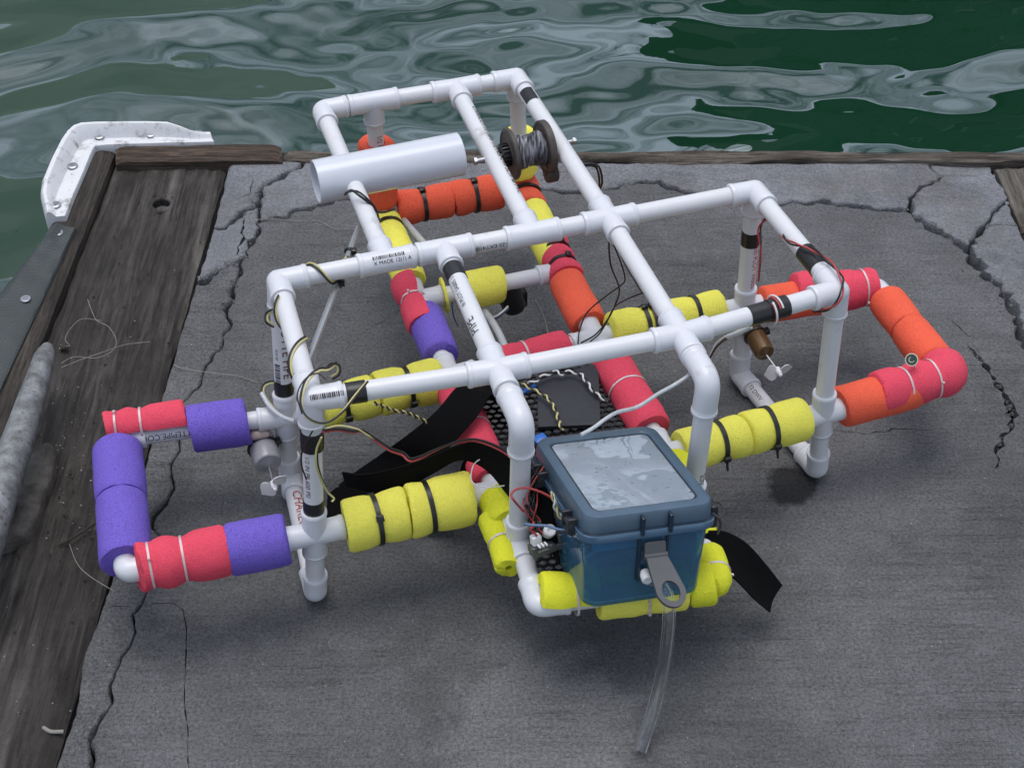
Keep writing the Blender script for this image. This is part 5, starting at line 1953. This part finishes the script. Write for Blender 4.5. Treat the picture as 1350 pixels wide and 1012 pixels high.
hose('clear_hose', [(856, 764, .126), (868, 768, .127), (879, 782, .120), (882, 812, .106), (879, 850, .083), (872, 892, .055), (861, 935, .030), (850, 970, .013), (843, 990, .006)], .0052, .0034, 'clear plastic hose hanging from the box latch down to the concrete')
hose('clear_hose', [(530, 288, .088), (556, 318, .090), (590, 356, .088), (618, 388, .078), (640, 412, .074), (656, 436, .076), (668, 462, .080)], .0038, .0026, 'milky clear plastic hose running under the rear of the frame', mat='milky')
g = G()
ra_, rb_ = P(473, 300, .2158), P(404, 482, .2158)
rod_u = (rb_ - ra_) / np.linalg.norm(rb_ - ra_)
g.tube([ra_ + (rb_ - ra_) * t for t in np.linspace(0, 1, 8)], .0030, 8)
rd = g.build('metal_rod', M['rod'], None, 30)
tag(rd, 'thin grey metal rod tied slantwise under the left corner of the top frame', 'rod')
for t in (.19, .43):
    g = G()
    aa, bb = basis(rod_u)
    c = ra_ + (rb_ - ra_) * t
    g.tube([c + .0036 * (aa * math.cos(q) + bb * math.sin(q)) for q in np.linspace(0, 2 * math.pi, 17)[:-1]], .0016, 6, closed=True)
    g.box(c + np.array([.004, -.002, .002]), .005, .005, .005, None, 0, .0006)
    g.build('zip_tie', M['tie_black'], rd, 40)

# ================================================================== WIRES
def helix(a, b, t0, t1, turns, ph, r=.0099, n=60):
    a, b = J_[a], J_[b]
    u = (b - a) / np.linalg.norm(b - a)
    A_, B_ = basis(u)
    out = []
    for i in range(n + 1):
        q = i / n
        t = ph + 2 * math.pi * turns * q
        out.append(a + (b - a) * (t0 + (t1 - t0) * q) + r * (A_ * math.cos(t) + B_ * math.sin(t)))
    return out


def wires(name, path, cols, label, r=.00085, twist=0.0, cat='wire', sep=1.25):
    """parallel or twisted wires along one path, each a part of its own"""
    if len(path) < 20:
        path = smooth_path(path, 10)
    root = thing(name, label, cat, path[0])
    T, A, B = frames(path)
    cum = np.concatenate([[0], np.cumsum([np.linalg.norm(b - a) for a, b in zip(path[:-1], path[1:])])])
    if twist:                                  # finer so that the twist stays round
        n = max(len(path), int(cum[-1] / .0012))
        s = np.linspace(0, cum[-1], n)
        arr = np.array(path)
        path = [np.array([np.interp(q, cum, arr[:, k]) for k in range(3)]) for q in s]
        T, A, B = frames(path)
        cum = s
    for j, c in enumerate(cols):
        pth = []
        for i, p in enumerate(path):
            t = 2 * math.pi * j / len(cols) + (2 * math.pi * cum[i] / twist if twist else .5 * math.sin(cum[i] * 60))
            w = r * sep if len(cols) > 1 else 0
            pth.append(p + w * (A[i] * math.cos(t) + B[i] * math.sin(t)))
        G().tube(pth, r, 7).build('wire', M[c], root, 60)
    return root


YB = ('wire_black', 'wire_yellow')
wires('wire_pair', helix('A', 'T1', .12, .66, 1.45, 2.6), YB, 'black and yellow wires wound round the rear bar by the left corner')
wires('wire_pair', helix('A', 'B', .20, .80, 1.3, .4), YB, 'black and yellow wires wound round the side rail of the left corner')
wires('wire_pair', PP([(443, 479, .2455), (432, 486, .252), (421, 487, .251), (408, 497, .249), (400, 512, .247), (397, 531, .2455), (403, 548, .2445), (418, 557, .243), (434, 556, .243), (452, 542, .2465), (470, 520, .2485), (484, 503, .2485)]), YB,
      'loop of black and yellow wire hung over the front left corner fitting')
wires('wire_pair', PP([(428, 487, .246), (436, 480, .247), (446, 482, .244), (446, 492, .238), (438, 498, .232)]), YB, 'small black and yellow wire bend standing behind the front left corner')
wires('wire_pair', PP([(424, 575, .222), (418, 592, .208), (418, 612, .192), (424, 632, .172), (432, 648, .155), (440, 656, .148), (437, 661, .146)]), YB, 'black and yellow wires hanging down the front left leg')
wires('wire_pair', PP([(361, 408, .21), (352, 414, .206), (352, 424, .202), (362, 430, .198)]), YB, 'short black and yellow wire bend at the rear left leg')
wires('wire_pair', PP([(375, 502, .120), (352, 505, .116), (346, 515, .112), (352, 528, .108), (366, 545, .106)]), YB, 'black and yellow wires curling by the left outrigger joint')
G().tube(smooth_path(PP([(345, 518, .112), (356, 536, .108), (372, 549, .107), (388, 555, .105)]), 8), .0021, 10).build('wire_sleeve', M['heat_shrink'], rov, 60)
wires('wire_pair', PP([(426, 568, .226), (446, 566, .222), (466, 569, .216), (478, 568, .214), (496, 580, .206), (514, 592, .197), (531, 598, .190), (541, 606, .186), (556, 602, .182), (570, 595, .178), (594, 585, .170), (609, 581, .165), (627, 580, .162), (652, 588, .160), (676, 604, .155), (692, 636, .145)]), ('wire_black', 'wire_red'),
      'red and black wires crossing over the black strap towards the box', .0009)
wires('wire_pair', PP([(493, 531, .20), (505, 536, .185), (518, 541, .17), (535, 544, .155), (548, 549, .14), (562, 556, .125)]), YB, 'twisted black and yellow wires behind the front left top bar', .0008, .013)
wires('wire_pair', PP([(692, 507, .100), (704, 503, .104), (716, 496, .1045), (733, 490, .1045), (740, 493, .104), (750, 490, .104), (766, 494, .1045), (776, 507, .104), (786, 519, .102), (800, 528, .10)]), ('wire_black', 'wire_white'),
      'twisted black and white wires lying across the charcoal plate', .0010, .014)
wires('wire_pair', PP([(685, 505, .104), (702, 513, .104), (719, 522, .1045), (730, 536, .1045), (735, 549, .1045), (741, 567, .108)]), YB, 'twisted black and yellow wires crossing the charcoal plate to the box', .0009, .013)
wires('wire_sleeve', PP([(766, 573, .176), (782, 564, .176), (800, 551, .180), (815, 543, .185), (841, 536, .196), (868, 519, .206), (888, 508, .214), (905, 497, .219), (915, 488, .222)]), ('heat_shrink',), 'grey sleeve with white wires running from the lid to the right front elbow', .0017)
wires('wire_pair', PP([(1003, 322, .196), (1001, 303, .205), (1006, 292, .214), (1014, 289, .220), (1026, 303, .228), (1038, 317, .236), (1052, 323, .243), (1068, 327, .2445), (1084, 337, .2465), (1100, 352, .2475), (1110, 368, .246), (1110, 384, .2455), (1104, 398, .238), (1090, 408, .226), (1072, 409, .220)]), ('wire_black', 'wire_red'),
      'red and black wires wound round the right corner of the top frame', .0009, .05)
wires('wire_pair', PP([(1003, 322, .196), (1002, 345, .178), (1000, 370, .156)]), ('wire_black', 'wire_red'), 'red and black wires running down the rear right leg', .0008)
wires('wire_pair', [q for q in helix('D', 'E', .555, .60, 1.1, .3, .0108, 40)], ('wire_white', 'wire_red'), 'white and red wires wrapped over the black tape on the right front bar', .0009)
wires('wire', PP([(803, 308, .212), (803, 330, .196), (806, 352, .178), (816, 378, .150), (814, 394, .138), (803, 418, .118), (786, 440, .106), (766, 452, .104)]), ('wire_black',), 'thin black wire hanging from the right rear cross nearest the middle', .00085)
wires('wire', PP([(808, 320, .208), (818, 345, .19), (824, 368, .168), (816, 378, .156), (798, 391, .14), (774, 412, .122), (764, 436, .108), (762, 453, .104)]), ('wire_black',), 'thin black wire looping left under the right rear cross', .00075)
wires('wire', PP([(848, 386, .205), (832, 392, .19), (811, 404, .16), (800, 424, .13), (790, 440, .112), (778, 450, .106)]), ('wire_black',), 'thin black wire slanting from the right rail to the far float', .00075)
wires('wire', PP([(812, 322, .208), (826, 352, .196), (838, 372, .19), (846, 386, .2)]), ('wire_black',), 'short thin black wire along the underside of the right rail', .0007)
wires('wire', PP([(454, 257, .244), (463, 251, .2475), (474, 258, .247), (488, 269, .238), (500, 280, .22), (520, 276, .17)]), ('wire_black',), 'black wire looped over the left rail in front of the wide tube', .0012)
wires('wire', PP([(455, 254, .246), (470, 252, .2475), (484, 262, .244), (495, 275, .23), (500, 290, .2)]), ('wire_black',), 'second black wire looped over the left rail by the wide tube', .001)
wires('audio_lead', PP([(765, 219, ZH), (778, 217, ZH), (787, 220, .228), (791, 230, .215), (792, 242, .20), (789, 252, .185)]), ('wire_black', 'wire_black'), 'black cable with a plug behind the right rear rail', .0011)
wires('wire_pair', PP([(936, 470, .150), (944, 456, .165), (954, 447, .18), (962, 443, .19)]), ('wire_white', 'wire_black'), 'white and black wires below the right front bar', .0009)
G().tube(smooth_path(PP([(960, 444, .188), (972, 439, .198), (990, 430, .208)]), 6), .0024, 10).build('wire_sleeve', M['heat_shrink'], rov, 60)
wires('wire_pair', PP([(632, 424, .060), (640, 421, .064), (654, 418, .068), (664, 411, .072), (670, 405, .074)]), ('wire_white', 'wire_blue'), 'white and blue wires at the dark motor under the cross bar', .0012)
wires('wire', PP([(597, 392, .088), (596, 404, .07), (599, 420, .05), (604, 430, .04)]), ('wire_blue',), 'thin dark blue wire hanging from the cross bar', .0008)

# tangle of leads and the connector at the left of the box
tz = .150
rw = np.random.default_rng(12)
bundle = thing('wire_bundle', 'tangle of thin black and red leads between the front left leg and the blue box', 'wires', P(702, 668, .146))
for i, c in enumerate(('wire_black', 'wire_black', 'wire_red', 'wire_black', 'wire_black', 'wire_red', 'wire_black', 'wire_black', 'wire_black', 'wire_red', 'wire_black', 'wire_black')):
    pts = [(712 + rw.uniform(-7, 6), 618 + rw.uniform(-8, 8), .160), (702 + rw.uniform(-9, 8), 640 + rw.uniform(-8, 8), .150 + rw.uniform(-.006, .008)), (697 + rw.uniform(-9, 12), 664 + rw.uniform(-7, 7), .146 + rw.uniform(-.006, .008)), (702 + rw.uniform(-8, 12), 688, .138), (712 + rw.uniform(-10, 10), 706, .130)]
    G().tube(smooth_path(PP(pts), 10), .0006 if i else .0011, 7).build('wire', M[c], bundle, 60)
wires('wire', PP([(690, 674, .150), (678, 660, .166), (674, 652, .170), (680, 645, .172), (694, 643, .172), (712, 648, .168), (727, 656, .162), (732, 664, .156)]), ('wire_red',), 'dull red wire looping in front of the front left leg', .0010)
wires('wire_pair', PP([(727, 648, .166), (731, 660, .16), (733, 670, .154), (740, 682, .148), (746, 692, .142)]), ('wire_yellow', 'wire_white'), 'twisted yellow and white leads at the box hinge', .0010, .016)
wires('wire', PP([(692, 690, .146), (702, 692, .146), (722, 693, .146), (734, 697, .146), (748, 699, .146)]), ('wire_blue',), 'grey blue lead running level from the leg to the box', .0012)
wires('wire', PP([(412, 568, .228), (400, 590, .205), (397, 610, .19), (404, 632, .172)]), ('wire_black',), 'thin black wire hanging behind the front left leg tape', .0007)
wires('wire', PP([(427, 566, .226), (446, 561, .224), (470, 565, .22), (484, 573, .212), (496, 580, .205)]), ('wire_yellow',), 'thin yellow wire bowing out from the front left leg', .0007)
wires('wire', PP([(742, 700, .15), (756, 706, .152), (770, 716, .15), (783, 713, .152), (796, 704, .154)]), ('wire_black',), 'black lead running along the top of the box front', .0011)
wires('wire', PP([(757, 700, .152), (764, 715, .148), (770, 727, .144), (768, 736, .142)]), ('wire_red',), 'thin red lead hanging at the front left corner of the box', .0007)
wires('wire', PP([(940, 676, .168), (948, 684, .166), (950, 694, .160), (946, 704, .156)]), ('wire_black',), 'thin black lead at the front right corner of the box lid', .0009)
wires('wire', PP([(948, 683, .166), (955, 676, .168), (952, 666, .170), (944, 661, .172)]), ('wire_black',), 'small black loop of wire at the right edge of the box lid', .0007)
wires('wire', PP([(642, 600, .130), (625, 612, .128), (622, 634, .126), (640, 642, .124), (665, 640, .124)]), ('wire_white',), 'thin grey wire curling under the lower strap', .0006)
wires('wire', PP([(398, 545, .243), (392, 520, .246), (402, 500, .249), (418, 492, .250), (430, 500, .247)]), ('wire_black',), 'thin black wire round the front left corner fitting', .0006)
conn = thing('connector', 'grey plastic bracket with a white plug beside the blue box', 'connector', P(722, 722, .12))
Mx = np.array(Matrix.Rotation(.45, 3, 'Z') @ Matrix.Rotation(-.25, 3, 'X'))
cc = P(722, 722, .118)
g = G()
g.box(cc, .030, .010, .006, Mx, 0, .0012)
g.box(cc + Mx @ np.array([-.013, .0, .004]), .005, .010, .007, Mx, 0, .001)
g.box(cc + Mx @ np.array([.012, .001, .006]), .006, .011, .011, Mx, 0, .001)
g.box(cc + Mx @ np.array([.002, -.003, .003]), .005, .006, .006, Mx, 0, .001)
g.build('bracket', M['gunmetal'], conn, 35)
g = G()
wc = P(718, 703, .134)
g.lathe(wc + np.array([.004, .003, 0]), (.2, -.5, .8), [(-.006, .003), (-.006, .0052), (.002, .0052), (.003, .0044), (.003, .0024), (.001, .0022)], 22, cap1=True)
g.box(wc + np.array([-.007, -.003, -.004]), .008, .007, .009, Mx, 0, .001)
for i in range(3):
    g.box(wc + Mx @ np.array([-.009 + i * .003, -.007, -.005]), .0016, .005, .0016, Mx)
g.build('white_plug', M['prop'], conn, 35)
wires('wire', PP([(708, 706, .136), (700, 698, .14), (704, 688, .142)]), ('wire_red',), 'short red lead at the white plug', .0010)

# blue plastic clips that hold the mesh
for (x, y, z), (sx_, sy_), a in (((712, 578, ZM + .004), (.012, .010), .5), ((657, 598, ZM + .006), (.013, .009), -.6), ((697, 512, ZM + .006), (.006, .015), -.9)):
    G().box(P(x, y, z), sx_, sy_, .004, np.array(Matrix.Rotation(a, 3, 'Z')), 0, .001).build('blue_clip', M['blue_plastic'], rov, 40)
